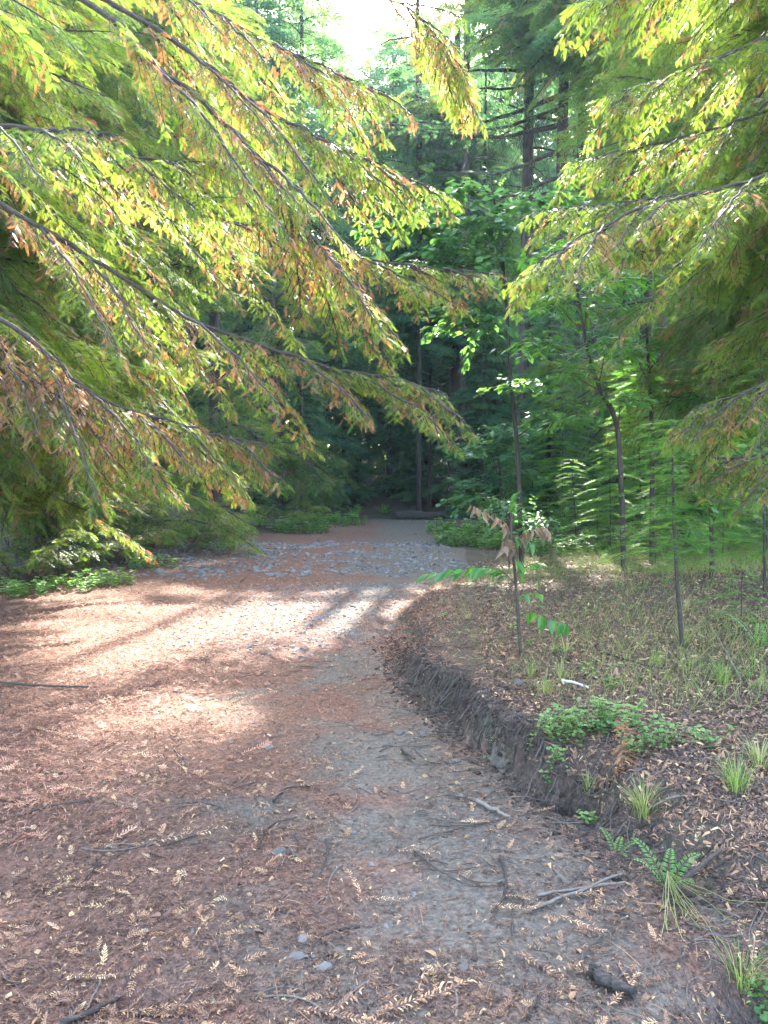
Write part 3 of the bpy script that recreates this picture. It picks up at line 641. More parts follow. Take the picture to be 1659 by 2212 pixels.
# ------------------------------------------------------------------ litter on the ground
def slope_frames(x, y, yaw, tilt=.25):
    e = .03; k = len(x)
    n = np.stack([-(H(x + e, y) - H(x - e, y)) / (2 * e), -(H(x, y + e) - H(x, y - e)) / (2 * e), np.ones(k)], -1)
    n = unit(n + rg.normal(0, tilt, (k, 3)) * (1, 1, 0)); d = np.stack([np.cos(yaw), np.sin(yaw), np.zeros(k)], -1)
    d = unit(d - n * (d * n).sum(1)[:, None]); return np.stack([d, np.cross(n, d), n], 2)
def scatter(n, fx, fy, keep):
    x = fx(n); y = fy(n); m = rg.random(n) < keep(x, y); return x[m], y[m]
def persp_xy(n, y0, y1, m=1.12):
    """points thinning out with distance, within the view's width"""
    y = y0 * (y1 / y0) ** rg.random(n); x = rg.uniform(-1, 1, n) * y * .53 * m; return x, y
def soil_bare(x, y):
    return np.clip((vnoise(x, y, .55, 11) - .45) * 5, 0, 1) * np.clip(1 - abs(x - .15 + .12 * (y - 3)) / 1.1, 0, 1)
def xe_of(y): return np.interp(y, YE, XE)
NEEDLE = (np.array([(0, -.5, 0), (.5, -.6, .25), (1, 0, 0), (.5, .6, .25), (0, .5, 0)], float), np.array([[0, 1, 3, 4], [1, 2, 2, 3]]))
NEEDLE = (np.array([(0, -.5, 0), (.5, -.55, .22), (.5, .55, .22), (0, .5, 0), (1, -.2, -.05), (1, .2, -.05)], float), np.array([[0, 1, 2, 3], [1, 4, 5, 2]]))
DS = [twig_template(L=.075, pairs=7, nl=.017, nw=.005, seed=60 + i, lift=.7) for i in range(4)]
DSL = [twig_template(L=.20, pairs=17, nl=.018, nw=.006, seed=70 + i, lift=.8) for i in range(3)]
def lay(mb, tpl, x, y, sx, sy, sz, tint, tilt=.25, dz=.004, mat=0):
    k = len(x); A = slope_frames(x, y, rg.uniform(0, 6.283, k), tilt)
    A = A * np.stack(np.broadcast_arrays(sx, sy, sz), -1)[:, None, :] if not np.isscalar(sx) else A * sx
    mb.inst(tpl, np.stack([x, y, H(x, y) + dz], -1), A, mat, tint)
mb = MB()
x, y = persp_xy(150000, 1.75, 11); m = rg.random(len(x)) < 1 - .8 * soil_bare(x, y); x, y = x[m], y[m]
k = len(x); ln = rg.uniform(.006, .026, k) * (.75 + .1 * y); red = x < -.2 - .25 * (7 - y)
dark = np.where(x > xe_of(y), -.08, 0)
lay(mb, NEEDLE, x, y, ln, rg.uniform(.0018, .0042, k), ln * .3, np.clip(rg.normal(.36, .2, k) + dark, 0, 1), .35)
x, y = persp_xy(4800, 1.75, 12); m = rg.random(len(x)) < 1 - .75 * soil_bare(x, y); x, y = x[m], y[m]
w = rg.integers(4, size=len(x))
for i in range(4):
    q = w == i; kk = int(q.sum()); lay(mb, DS[i], x[q], y[q], rg.uniform(.5, 1.05, kk) + 0 * x[q], rg.uniform(.5, 1.0, kk), rg.uniform(.5, 1, kk), np.clip(rg.normal(.62, .2, kk), 0, 1), .3, .006)
x, y = persp_xy(3600, 1.75, 10); m = rg.random(len(x)) < 1 - .6 * soil_bare(x, y); x, y = x[m], y[m]; k = len(x)
lay(mb, LF_DRY, x, y, rg.uniform(.12, .38, k), rg.uniform(.12, .4, k), rg.uniform(.2, .8, k), np.clip(rg.normal(.72, .2, k), 0, 1), .5, .006)
x, y = persp_xy(2500, 1.75, 9); k = len(x); ln = rg.uniform(.05, .14, k); lay(mb, NEEDLE, x, y, ln, rg.uniform(.002, .004, k), ln * .2, np.clip(rg.normal(.3, .2, k), 0, 1), .15, .008)
lt = mb.build('leaf_litter', M['litter']); tag(lt, 'brown scatter of fallen needles and small sprays over the trail and bank', 'leaf litter', kind='stuff')
mb = MB()      # the redder, deeper duff on the left and along the bank's shoulder
x, y = persp_xy(60000, 3.2, 14); m = rg.random(len(x)) < sst((-.7 - x + (y - 6) * .12) / 1.2) * (x > np.interp(y, YL, XL) - .7); x2, y2 = x[m], y[m]
yb = rg.uniform(3.2, 11.5, 16000); xb = xe_of(yb) + rg.normal(.15, .35, 16000); m = rg.random(16000) < sst((yb - 4.5) / 3); x2 = np.r_[x2, xb[m]]; y2 = np.r_[y2, yb[m]]
k = len(x2); ln = rg.uniform(.02, .065, k) * (.7 + .05 * y2)
lay(mb, NEEDLE, x2, y2, ln, rg.uniform(.003, .006, k) * (.6 + .06 * y2), ln * .35, np.clip(rg.normal(.5, .2, k), 0, 1), .4, .012)
x, y = persp_xy(3200, 3.2, 14); m = rg.random(len(x)) < sst((-.3 - x + (y - 6) * .12) / 1.2); x, y = x[m], y[m]; w = rg.integers(4, size=len(x))
for i in range(4):
    q = w == i; kk = int(q.sum()); lay(mb, DS[i], x[q], y[q], rg.uniform(.8, 1.6, kk), rg.uniform(.8, 1.5, kk), rg.uniform(.8, 1.5, kk), np.clip(rg.normal(.65, .2, kk), 0, 1), .3, .016)
lt = mb.build('needle_duff', M['reddust']); tag(lt, 'deep reddish needle duff on the left of the trail and over the bank', 'needle duff', kind='stuff')
mb = MB()      # leaves and bits on the bank and the forest floor
y = 2 * 7 ** rg.random(60000); x = rg.uniform(.2, 1, 60000) * y * .62; m = (x > xe_of(y) + .15) & (abs(x) < y * .6 + .3); x, y = x[m], y[m]; k = len(x)
ln = rg.uniform(.010, .034, k) * (.7 + .14 * y); lay(mb, NEEDLE, x, y, ln, ln * rg.uniform(.06, .34, k), ln * .5, np.clip(rg.normal(.47, .24, k), 0, 1), .45, .01)
x = rg.uniform(.2, 9, 5000); y = rg.uniform(2, 14, 5000); m = (x > xe_of(y) + .1) & (abs(x) < y * .6 + .3); x, y = x[m], y[m]; k = len(x)
lay(mb, LF_DRY, x, y, rg.uniform(.15, .42, k), rg.uniform(.15, .45, k), rg.uniform(.2, .8, k), np.clip(rg.normal(.62, .22, k), 0, 1), .5, .012)
lt = mb.build('bank_litter', M['litter']); tag(lt, 'matted brown leaves and bits covering the bank on the right', 'leaf litter', kind='stuff')
def stone_tpl(seed, flat=.55, n=2, ang=.28):
    import bmesh
    r = np.random.default_rng(seed); bm = bmesh.new(); bmesh.ops.create_icosphere(bm, subdivisions=n, radius=1)
    v = np.array([q.co[:] for q in bm.verts]); f = np.array([[q.index for q in p.verts] for p in bm.faces]); bm.free()
    for k in range(9):                                   # chip planes off: broken, angular rock
        d = unit(r.normal(0, 1, 3)); h = r.uniform(.55, .9); t = v @ d - h; v = v - np.clip(t, 0, None)[:, None] * d * .95
    v = v * (1, r.uniform(.55, .85), flat * r.uniform(.75, 1.2)); return v + r.normal(0, .015, v.shape), f
ST = [stone_tpl(i) for i in range(7)]; STL = [stone_tpl(20 + i, .5, 1) for i in range(6)]
mb = MB(); yb = rg.uniform(2.7, 7.5, 7000); xb = xe_of(yb) + rg.normal(0, .085, 7000) - .01; w = rg.integers(6, size=7000)      # crumbled soil on and under the cut face
for i in range(6):
    q = w == i; k = int(q.sum()); s = .006 * (5.5 ** (rg.random(k) ** 2)); A = slope_frames(xb[q], yb[q], rg.uniform(0, 6.28, k), .5) * s[:, None, None]
    mb.inst(STL[i], np.stack([xb[q], yb[q], H(xb[q], yb[q]) + s * .1], -1), A, 0, rg.uniform(.1, .9, k))
lt = mb.build('soil_clods', M['clod']); tag(lt, 'crumbled dark soil clods along the cut face of the bank', 'soil', kind='stuff')
mb = MB()      # fine roots and dry needles hanging down the cut face of the bank
for i in range(650):
    y = rg.uniform(3.0, 6.2); x = xe_of(y) + rg.uniform(-.02, .16); p = np.array([x + .06, y, h1(x + .06, y) + .006]); L = rg.uniform(.06, .2); t = np.linspace(0, 1, 5)
    q = p + np.stack([-.13 * t * rg.uniform(.4, 1.3), rg.normal(0, .11) * t + rg.normal(0, .018, 5), -L * t ** 1.6 + .012 * t], -1)
    q[:, 2] = np.maximum(q[:, 2], H(q[:, 0], q[:, 1]) + .004); tube(mb, q, rg.uniform(.0012, .0032), 3, 0, rg.random(), cap=False)
lt = mb.build('hanging_roots', M['limb']); tag(lt, 'fine roots and dry strands hanging down the cut face of the bank', 'roots', kind='stuff')
mb = MB(); n = 1500; y = 1.9 * 3.6 ** rg.random(n); x = xe_of(y) + rg.normal(.15, .55, n) + .2 * (y < 3)      # twigs matted along the foot of the bank
for i in range(n):
    if abs(x[i]) > y[i] * .58: continue
    L = .05 * 6 ** rg.random(); a = rg.uniform(0, 6.28); k_ = rg.normal(0, .5); t = np.linspace(0, 1, 5); px_ = x[i] + L * t * np.cos(a + k_ * t); py_ = y[i] + L * t * np.sin(a + k_ * t)
    tube(mb, np.stack([px_, py_, H(px_, py_) + .004 + rg.uniform(0, .012)], -1), np.linspace(1, .6, 5) * rg.uniform(.0011, .003), 4, 0, rg.random(), cap=False)
lt = mb.build('twig_litter', M['twig']); tag(lt, 'fine brown twigs matted along the foot of the bank', 'twig litter', kind='stuff')
# single fallen sprays near the camera
SPM = []
for i in range(5):
    mb = MB(); r_ = np.random.default_rng(500 + i)
    Ls = [.16, .24, .30, .20, .12][i]; line = np.stack([np.linspace(0, Ls, 7), r_.normal(0, .006, 7).cumsum(), .012 + r_.normal(0, .003, 7)], -1)
    tube(mb, line, np.linspace(.0028, .0012, 7), 4, 0, .4)
    n_ = int(Ls / .010); t = np.linspace(0, 1, n_); c = resample(line, n_)
    for sd in (-1, 1):
        d = np.stack([np.full(n_, .8), sd * (1 + r_.normal(0, .25, n_)), r_.normal(.15, .35, n_)], -1)
        mb.inst(NEEDLE, c, frames(d) * np.array([1, 1, 1]) * np.stack([r_.uniform(.012, .021, n_), np.full(n_, .0042), np.full(n_, .006)], -1)[:, None, :], 0, np.clip(r_.normal([.6, .78, .66, .82, .55][i], .16, n_), 0, 1))
    if i in (1, 2):
        for b in (2, 4):
            a = line[b]; bl = np.stack([a + np.array([.02, (-1) ** b * .025, .004]) * q for q in range(4)]); tube(mb, bl, .0015, 3, 0, .4)
            c2 = resample(bl, 7); d = np.stack([np.ones(14), np.tile([-1., 1], 7) * 1.1, r_.normal(.2, .3, 14)], -1)
            mb.inst(NEEDLE, np.repeat(c2, 2, 0), frames(d) * np.array([.015, .004, .006])[None, None], 0, np.clip(r_.normal(.72, .16, 14), 0, 1))
    SPM.append(mb.mesh('fallen_spray', M['litter']))
def lay_obj(o, p, yaw, s=1., dz=.0, tilt=0.05):
    A = slope_frames(np.array([p[0]]), np.array([p[1]]), np.array([yaw]), tilt)[0]
    Mx = Matrix(A.tolist()).to_4x4(); Mx.translation = Vector((p[0], p[1], h1(p[0], p[1]) + dz)); o.matrix_world = Mx @ Matrix.Scale(s, 4); return o
named = [((240, 2275), 2, .1, 1.05, 'orange-brown curved needle spray lying flat at the lower left'), ((640, 2260), 2, -.2, 1.1, 'pale brown branched spray just left of the bare soil at the bottom centre'),
         ((830, 2290), 1, .4, 1.25, 'forked tan spray at the bottom centre beside the round grey pebble'), ((790, 1952), 3, .0, .8, 'straight pinkish spray lying across the trail centre'),
         ((1240, 1952), 1, .5, 1.2, 'orange spray leaning over a stick left of the green fern'), ((1060, 1968), 3, -.35, .9, 'orange spray left of the forked stick near the trail edge'),
         ((1120, 2085), 2, -.7, 1.1, 'brown spray pointing down the slope below the crossed sticks'), ((1230, 1985), 2, .2, 1.0, 'rusty spray curled beside the crossed sticks'),
         ((70, 1935), 2, .2, 1.0, 'ragged pale spray at the left edge of the near ground'), ((330, 1835), 1, .1, 1.3, 'long pale spray in the left shade strip'),
         ((235, 2225), 0, 2.2, 1., 'small upright-pointing yellow spray at the lower left'), ((1600, 2230), 1, 1.3, 1., 'bright rust spray at the lower right corner'), ((1310, 2185), 1, .8, .9, 'split orange spray below the black stick at lower right'),
         ((1560, 1870), 0, .3, 1.2, 'orange spray lying right of the green fern'), ((285, 2355), 2, .15, 1., 'brown spray beside the dark hole at the bottom left')]
GS = 'single fallen needle sprays on the near ground'
for (pp, i, yaw, s, lab) in named:
    p = onray(min(pp[0], 1650), min(pp[1], 2205)); o = link('fallen_spray', SPM[i]); lay_obj(o, p, yaw, s, .006); tag(o, lab, 'fallen spray', GS)
for i in range(90):
    yy = 1.9 * (5.5 / 1.9) ** rnd.random(); xx = rnd.uniform(-1, 1) * yy * .55
    o = link('fallen_spray', SPM[rnd.choice([0, 0, 4, 4, 3, 1])]); lay_obj(o, (xx, yy), rnd.uniform(0, 6.28), rnd.uniform(.55, .95), .006, .15)
    tag(o, 'small tan or rusty dead needle spray lying loose among the litter', 'fallen spray', GS)
# sticks
def stick(pix, r, label, cat='stick', name='stick', mat='twig', lift=.008, seg=6, group='sticks lying on the ground'):
    pts = []
    for a in pix:
        p = onray(a[0], a[1]); p[2] += r + lift + (a[2] if len(a) > 2 else 0); pts.append(p)
    pts = np.array(pts); o0 = pts[0].copy(); n = max(8, len(pts) * 4); c = resample(pts - o0, n); c[1:-1] += rg.normal(0, r * .35, (n - 2, 3)) * (1, 1, .3)
    mb = MB(); tube(mb, c, np.linspace(r, r * .6, n) * rg.uniform(.88, 1.12, n), seg, 0, rnd.random(), .08); o = mb.build(name, M[mat], None, True); o.location = o0
    return tag(o, label, cat, group)
stick([(895, 1850), (940, 1895), (1000, 1930)], .006, 'dark arched stick on the trail right of centre')
stick([(1080, 1860), (1092, 1900), (1088, 1950), (1062, 1985)], .007, 'grey hooked stick standing out at the right edge of the trail')
stick([(1108, 1940), (1106, 2040)], .005, 'thin straight stick pointing toward the camera right of the trail')
stick([(1140, 1985), (1230, 1945), (1345, 1905)], .008, 'long straight stick slanting from the trail toward the fern')
stick([(1160, 1945), (1260, 1930), (1350, 1918)], .007, 'stick crossing beside the long slanting one')
stick([(1440, 1955), (1560, 1885), (1655, 1860)], .010, 'long brown stick running from the fern to the right edge')
stick([(1030, 1738), (1075, 1770), (1100, 1785)], .011, 'pale straight stick at the foot of the bank near the dark hollow')
stick([(905, 1818), (1010, 1795), (1090, 1785)], .004, 'thin long twig lying level across the trail')
stick([(590, 1740), (620, 1715), (670, 1708)], .006, 'short bent dark stick in the middle of the trail')
stick([(560, 1840), (580, 1795), (640, 1772)], .005, 'crooked dark twig left of the trail centre')
stick([(705, 1820), (708, 1855), (688, 1912)], .006, 'curved dark stick standing out in the centre foreground')
stick([(628, 1842), (640, 1858)], .007, 'short stub beside the flat grey pebbles')
stick([(0, 1480), (80, 1487), (190, 1492)], .012, 'straight stick on the red duff at the left edge')
stick([(220, 2140), (205, 2170), (185, 2195)], .004, 'pale thin twig at the lower left')
stick([(1265, 2130), (1258, 2080), (1300, 2040)], .006, 'bent grey stick rising from the black log end')
stick([(1385, 1775), (1470, 1735), (1600, 1745)], .005, 'arched thin branch over the litter right of the bank')
stick([(870, 1628), (895, 1650)], .016, 'short thick brown stick below the bank')
stick([(1600, 1480), (1560, 1400), (1530, 1350)], .008, 'pale forked stick on the bank behind the slim fir stem')
stick([(520, 1258), (560, 1225), (600, 1210, .2)], .008, 'pale stick lying by the stone bed on the left')
stick([(1140, 2215), (1150, 2185), (1190, 2140)], .005, 'dark twig at the bottom right of centre')
stick([(30, 1780), (120, 1752), (210, 1740)], .006, 'long dark stick in the left foreground shade')
stick([(1290, 1410), (1380, 1440), (1440, 1452)], .007, 'grey branch lying flat on the bank behind the grass tufts')
for i in range(100):
    yy = 1.9 * (9 / 1.9) ** rnd.random(); xx = rnd.uniform(-.55, .6) * yy; a = rnd.uniform(0, 6.28); L = rnd.uniform(.08, .35); k = rnd.uniform(-.4, .4)
    pts = [np.array([xx + math.cos(a + k * q) * L * q / 3, yy + math.sin(a + k * q) * L * q / 3, 0]) for q in range(4)]
    for p in pts: p[2] = h1(p[0], p[1]) + .006
    o0 = pts[0].copy(); mb = MB(); tube(mb, resample(np.array(pts) - o0, 8), np.linspace(.0035, .0018, 8) * rnd.uniform(.8, 1.4), 5, 0, rnd.random())
    o = mb.build('stick', M['twig']); o.location = o0; tag(o, 'thin brown twig lying loose on the leaf litter', 'stick', 'sticks lying on the ground')
stick([(1275, 2128), (1320, 2150), (1370, 2165)], .026, 'short black rotten log piece lying at the lower right', 'log', 'rotten_log', 'deadlog', 0, 10, None)
stick([(130, 2218), (200, 2208), (255, 2190)], .010, 'black rotten stick by the hole at the bottom left corner', 'stick', 'rotten_stick', 'deadlog', .0, 8, None)
stick([(1215, 1478), (1250, 1486), (1270, 1493)], .012, 'bleached white wood piece lying on the bank', 'wood piece', 'bleached_wood', 'bleach', .005, 6, None)
# fallen log across the end of the path
root = thing('fallen_log', 'dark fallen log lying across the far end of the path', 'log', P(905, 1113, 27.6)); root.location.z = h1(root.location.x, 27.6) + .12
mb = MB(); lp = resample(np.array([(-.85, .12, .0), (-.3, .05, .03), (.45, -.06, .0), (.95, .02, .06)]), 14)
tube(mb, lp, np.linspace(.21, .15, 14), 14, 0, .4, .16, cap=False); mb.build('log', M['deadlog'], root, True)
mb = MB()
for e, s in ((0, -1), (13, 1)):
    c = lp[e]; a = np.arange(14) / 14 * 6.283; rr = .18 if e == 0 else .13
    ring = c + np.stack([np.full(14, s * .012), rr * np.cos(a), rr * np.sin(a)], -1); mb.add(np.vstack([ring, c + (s * .02, 0, 0)]), np.array([[q, (q + 1) % 14, 14] for q in range(14)]))
mb.build('cut_end', M['bleach'], root)
# ------------------------------------------------------------------ stones
mb = MB()
def gravel(n, fy0, fy1, fx, dens, smin, smax):
    yy = rg.uniform(fy0, fy1, n); xx = fx(yy, n); m = rg.random(n) < dens(xx, yy); xx, yy = xx[m], yy[m]; w = rg.integers(6, size=len(xx))
    for i in range(6):
        q = w == i; k = int(q.sum()); s = smin * (smax / smin) ** (rg.random(k) ** 2.2)
        A = slope_frames(xx[q], yy[q], rg.uniform(0, 6.28, k), .35) * s[:, None, None]
        mb.inst(STL[i], np.stack([xx[q], yy[q], H(xx[q], yy[q]) + s * .02], -1), A, 0, rg.uniform(.1, .9, k))
inbed = lambda yy, n: rg.uniform(0, 1, n) * (np.interp(yy, YE, XE) - np.interp(yy, YL, XL) + .5) + np.interp(yy, YL, XL) - .1
gravel(9000, 11.6, 19.5, inbed, lambda x, y: sst((y - 11.6) / 1.5) * sst((19.5 - y) / 2) * np.clip(2.2 * vnoise(x, y, .8, 21) - .25, 0, 1) * sst((np.interp(y, YE, XE) + .3 - x + (vnoise(x, y, .6, 22) - .5) * 1.6) / .9), .016, .085)
gravel(4200, 6.2, 11.5, lambda y, n: rg.normal(-.75, .75, n), lambda x, y: (x < xe_of(y)) * sst((y - 6.2) / 1.5), .012, .038)
gv = mb.build('gravel', M['stone']); tag(gv, 'bed of broken grey stones spread across the trail', 'gravel', kind='stuff'); mb = MB()
gravel(900, 2.2, 7, lambda y, n: rg.normal(-.1, .7, n), lambda x, y: (x < xe_of(y)) * .6, .006, .022)
gravel(2600, 19, 27.5, lambda y, n: rg.uniform(-2.5, 2, n), lambda x, y: (x > np.interp(y, YL, XL)) & (x < xe_of(y)), .012, .035)
gv = mb.build('small_gravel', M['pebble']); tag(gv, 'small dusty pebbles pressed into the trail', 'gravel', kind='stuff')
STM = []
for v, f in ST:
    b_ = MB(); b_.add(v, f, 0, rg.uniform(.2, .8)); STM.append((b_.mesh('rock', M['stone']), b_.mesh('rock', M['pebble'])))
def rock(px, py, w, label, i=None, group='loose stones on the trail', ab=None):
    p = onray(px, py) if ab is None else np.array([ab[0], ab[1], 0]); s = w / FP * np.hypot(p[1], 1) / 2 if ab is None else w
    o = link('rock', STM[rnd.randrange(7) if i is None else i][0 if p[1] > 10 else 1]); lay_obj(o, p, rnd.uniform(0, 6.28), s, -s * .05, .15); return tag(o, label, 'rock', group)
rock(652, 1368, 26, 'upright stone casting its dark face in the brightest patch of sun')
rock(678, 1490, 24, 'dark wedge-shaped stone below the bright sun patch')
rock(1120, 1480, 40, 'grey stone on the bank next to the dry grass', group='stones on the bank')
rock(1046, 1716, 34, 'rounded grey stone at the foot of the bank by the dark hollow')
rock(985, 1650, 26, 'grey stone half sunk at the trail edge, below the bank'); rock(912, 1590, 34, 'grey cobble beside the bank, right of centre'); rock(866, 1590, 26, 'smaller cobble just left of the grey cobble by the bank')
rock(1045, 1665, 20, 'pale flat stone above the rounded one at the foot of the bank'); rock(600, 1840, 38, 'flat grey pebble set in the trail centre'); rock(640, 2080, 42, 'oval pale grey pebble in the foreground soil')
rock(655, 2030, 36, 'thin flat pebble pressed into the soil left of centre'); rock(555, 2015, 26, 'white-edged pebble in the foreground left of centre'); rock(740, 1632, 24, 'round pebble right of the trail centre')
rock(700, 2105, 48, 'dark flat stone nearly buried in the foreground'); rock(480, 1955, 24, 'grey pebble in the left foreground'); rock(1005, 2110, 40, 'pale pebble pressed in the bare soil at the bottom')
rock(580, 1620, 30, 'rounded stone in the sun fleck left of the trail centre'); rock(780, 1700, 26, 'flat grey pebble in the shade right of centre'); rock(500, 1605, 22, 'small cobble near the left sun fleck')
for i in range(90):
    yy = rnd.uniform(12.2, 18.6); xx = np.interp(yy, YL, XL) + .2 + (np.interp(yy, YE, XE) - np.interp(yy, YL, XL) - .5) * rnd.random()
    o = rock(0, 0, rnd.uniform(.05, .12) * (1.3 if xx < -1 else .8), 'larger angular grey rock lying in the stone bed', None, 'rocks of the stone bed', (xx, yy))
for i in range(36):
    yy = rnd.uniform(6.8, 10.5); xx = rnd.gauss(-.8, .7)
    if xx < xe_of(yy) - .1: rock(0, 0, rnd.uniform(.025, .055), 'angular stone lying in the sunlit patch of the trail', None, 'stones in the sun patch', (xx, yy))
# ------------------------------------------------------------------ plants
def leaves_on(mb, tpl, pos, dirs, s, tint, rollsd=.4, mat=0):
    A = roll(frames(dirs), rg.normal(0, rollsd, len(pos))) * np.broadcast_to(s, len(pos))[:, None, None]; mb.inst(tpl, pos, A, mat, tint)
# the tanoak sapling on the bank
base = onray(1126, 1420); base[2] = h1(base[0], base[1]); Yb = base[1]
root = thing('sapling', 'knee-high broad-leaved sapling with drooping dry brown leaves at its top, on the bank edge', 'sapling', base)
st = np.array([P(a, b, Yb) for a, b in ((1126, 1425), (1121, 1360), (1117, 1300), (1112, 1240), (1107, 1190), (1104, 1140), (1104, 1100))]) - base
mb = MB(); tube(mb, resample(st, 24), np.linspace(.014, .007, 24), 8, 0, .5, .06); mb.build('stem', M['limb'], root, True)
def branchlet(line, nl, tpl, s, mats, mat='bay', dry=.0, r=.0035, hang=.3, name='branch', lname='leaves'):
    pts = np.array([P(a, b, Yb + d) for a, b, d in line]) - base; c = resample(pts, 14); wb = MB(); tube(wb, c, np.linspace(r, .0015, 14), 5, 0, .5)
    nl = int(nl * 1.7); br = wb.build(name, M['stem'], root); lb = MB(); u = np.linspace(.2, 1, nl); q = c[(u * 13).astype(int)]; T = unit(np.gradient(c, axis=0))[(u * 13).astype(int)]
    sd = np.stack([T[:, 1] * 0 - T[:, 2] * 0, np.where(np.arange(nl) % 2, 1., -1.), np.zeros(nl)], -1)
    d = T * rg.uniform(.5, 1.1, nl)[:, None] + sd * rg.uniform(.2, .8, nl)[:, None] + np.array([0, 0, -hang]) * rg.uniform(.3, 2, nl)[:, None] + np.array([rg.normal(0, .5), 0, 0])
    leaves_on(lb, tpl, q, d, (1.15 if mat == 'dryleaf' else 1.4) * s * rg.uniform(.6, 1.15, nl), rg.uniform(.2, .8, nl), .6); lb.build(lname, M[mat], br); return br
branchlet([(1116, 1265, 0), (1085, 1235, .03), (1040, 1225, .05), (985, 1232, .08), (925, 1240, .1)], 15, LF_TAN, .85, 0, 'bay', hang=.45)
branchlet([(1113, 1240, 0), (1140, 1222, -.05), (1165, 1215, -.1)], 5, LF_TAN, .7, 0, 'bay')
branchlet([(1118, 1330, 0), (1150, 1322, .02), (1185, 1335, .05), (1215, 1345, .05), (1228, 1352, .05)], 10, LF_TAN, .8, 0, 'bay', hang=.5)
branchlet([(1116, 1290, 0), (1140, 1280, .1), (1170, 1283, .14)], 5, LF_TAN, .6, 0, 'bay')
branchlet([(1104, 1160, 0), (1085, 1125, .05), (1050, 1105, .1), (1015, 1090, .12)], 10, LF_DRY, .7, 0, 'dryleaf', hang=1.5, lname='dry_leaves')
branchlet([(1106, 1180, 0), (1135, 1150, -.05), (1165, 1140, -.08), (1185, 1150, -.08)], 9, LF_DRY, .75, 0, 'dryleaf', hang=1.6, lname='dry_leaves')
branchlet([(1106, 1175, 0), (1100, 1165, -.06), (1088, 1168, -.1)], 18, LF_DRY, .95, 0, 'dryleaf', hang=2.2, lname='dry_leaves')
branchlet([(1104, 1115, 0), (1105, 1098, .01), (1108, 1085, .02)], 9, LF_TAN, .75, 0, 'bay', hang=-.4)
branchlet([(1106, 1160, 0), (1130, 1160, .03), (1150, 1175, .04)], 6, LF_TAN, .75, 0, 'broad', hang=.8)
branchlet([(1107, 1200, 0), (1118, 1215, -.05), (1125, 1235, -.06)], 5, LF_TAN, .7, 0, 'bay', hang=.7)
# fir saplings
def fir_sapling(label, px, py, toppy, lean=0, sprd=.45, z0=.25, nb=34, tpl=TWF, dens=1., r=.012, group=None, Y=None, bend=0):
    b = onray(px, py) if Y is None else P(px, py, Y); b[2] = h1(b[0], b[1]); top = P(px + lean, toppy, b[1]); h = top[2] - b[2]
    root = thing('fir_sapling', label, 'fir sapling', b, group)
    line = resample(np.array([(0, 0, -.03), ((top[0] - b[0]) * .3 + bend, 0, h * .35), ((top[0] - b[0]) * .7 + bend * .5, .02, h * .7), (top[0] - b[0], 0, h)]), 24)
    mb = MB(); tube(mb, line, np.linspace(r, .003, 24), 8, 0, .4, .08); mb.build('stem', M['limb'], root, True)
    wb = MB(); lb = MB()
    for i in range(nb):
        u = z0 + (1 - z0) * (i + rnd.random()) / nb; c = line[int(u * 23)]; az = i * 2.4 + rnd.uniform(-.4, .4); L = sprd * (1.15 - u) ** .75 * rnd.uniform(.55, 1.25)
        d = np.array([math.cos(az), math.sin(az), .15]); s = np.array([-d[1], d[0], 0]); m = max(4, int(L / .035)); w = np.linspace(0, 1, m)
        bp = c + d * (L * w)[:, None] + np.array([0, 0, -L * .35]) * (w ** 2)[:, None]; tube(wb, bp, .0022, 3, 0, .5, cap=False)
        pos = []; dr = []
        for k in range(1, m):
            pos.append(bp[k]); dr.append(d + np.array([0, 0, -.3 * w[k]]))
            for sg in (-1, 1):
                if rnd.random() < .8 * dens: pos.append(bp[k]); dr.append(d * .7 + s * sg * .8 + np.array([0, 0, -rnd.uniform(0, .4)]))
        pos = np.array(pos); dr = np.array(dr); q = rg.integers(len(tpl), size=len(pos)); sc_ = .65 + .6 * min(1, sprd)
        for j, tp in enumerate(tpl):
            mm = q == j; leaves_on(lb, tp, pos[mm], dr[mm], sc_ * rg.uniform(.6, 1.15, mm.sum()), np.clip(rg.normal(rnd.uniform(.35, .7), .12, mm.sum()), 0, 1))
    br = wb.build('branches', M['stem'], root); lb.build('foliage', M['fir'], br); return root
GF = 'young firs growing right of the path'
fir_sapling('slim young fir with bare dark lower stem, alone on the bank at the right', 1475, 1402, 890, -22, .62, .38, 64, r=.02, bend=-.03)
fir_sapling('thin young fir with flat airy tiers behind the dry-leaved sapling', 1245, 1185, 985, -10, .8, .3, 34, r=.012)
fir_sapling('bushy young fir at the right edge with a dark bare stem foot', 1652, 1290, 760, -10, .75, .15, 44, r=.016)
fir_sapling('taller young fir with feathery sprays behind the slim bank fir', 1385, 1178, 760, -10, 1.3, .15, 90, r=.022, tpl=TWC)
fir_sapling('low spreading fir at the right, light yellow-green', 1560, 1215, 985, 10, 1.0, .08, 46, r=.014)
fir_sapling('young fir between the sapling and the slim bank fir, across the bench', 1318, 1200, 960, 0, .8, .1, 40, r=.012)
fir_sapling('knee-high fir seedling on the grassy bench right of the bank fir', 1600, 1350, 1235, 5, .35, .1, 22, r=.006)
fir_sapling('fir seedling with drooping twigs close right of the bank fir', 1415, 1235, 1080, 5, .55, .08, 30, r=.008)
fir_sapling('young fir right of the path mouth, dark bluish', 1150, 1130, 900, 0, 1.5, .08, 60, r=.02, tpl=TWC)
fir_sapling('pale young fir above the leaning bay stem foot', 1450, 1140, 820, 0, 1.4, .08, 60, r=.02, tpl=TWC)
fir_sapling('low dark fir under the overhanging boughs at the right edge', 1640, 1180, 960, 0, 1.2, .05, 50, r=.016, tpl=TWC)
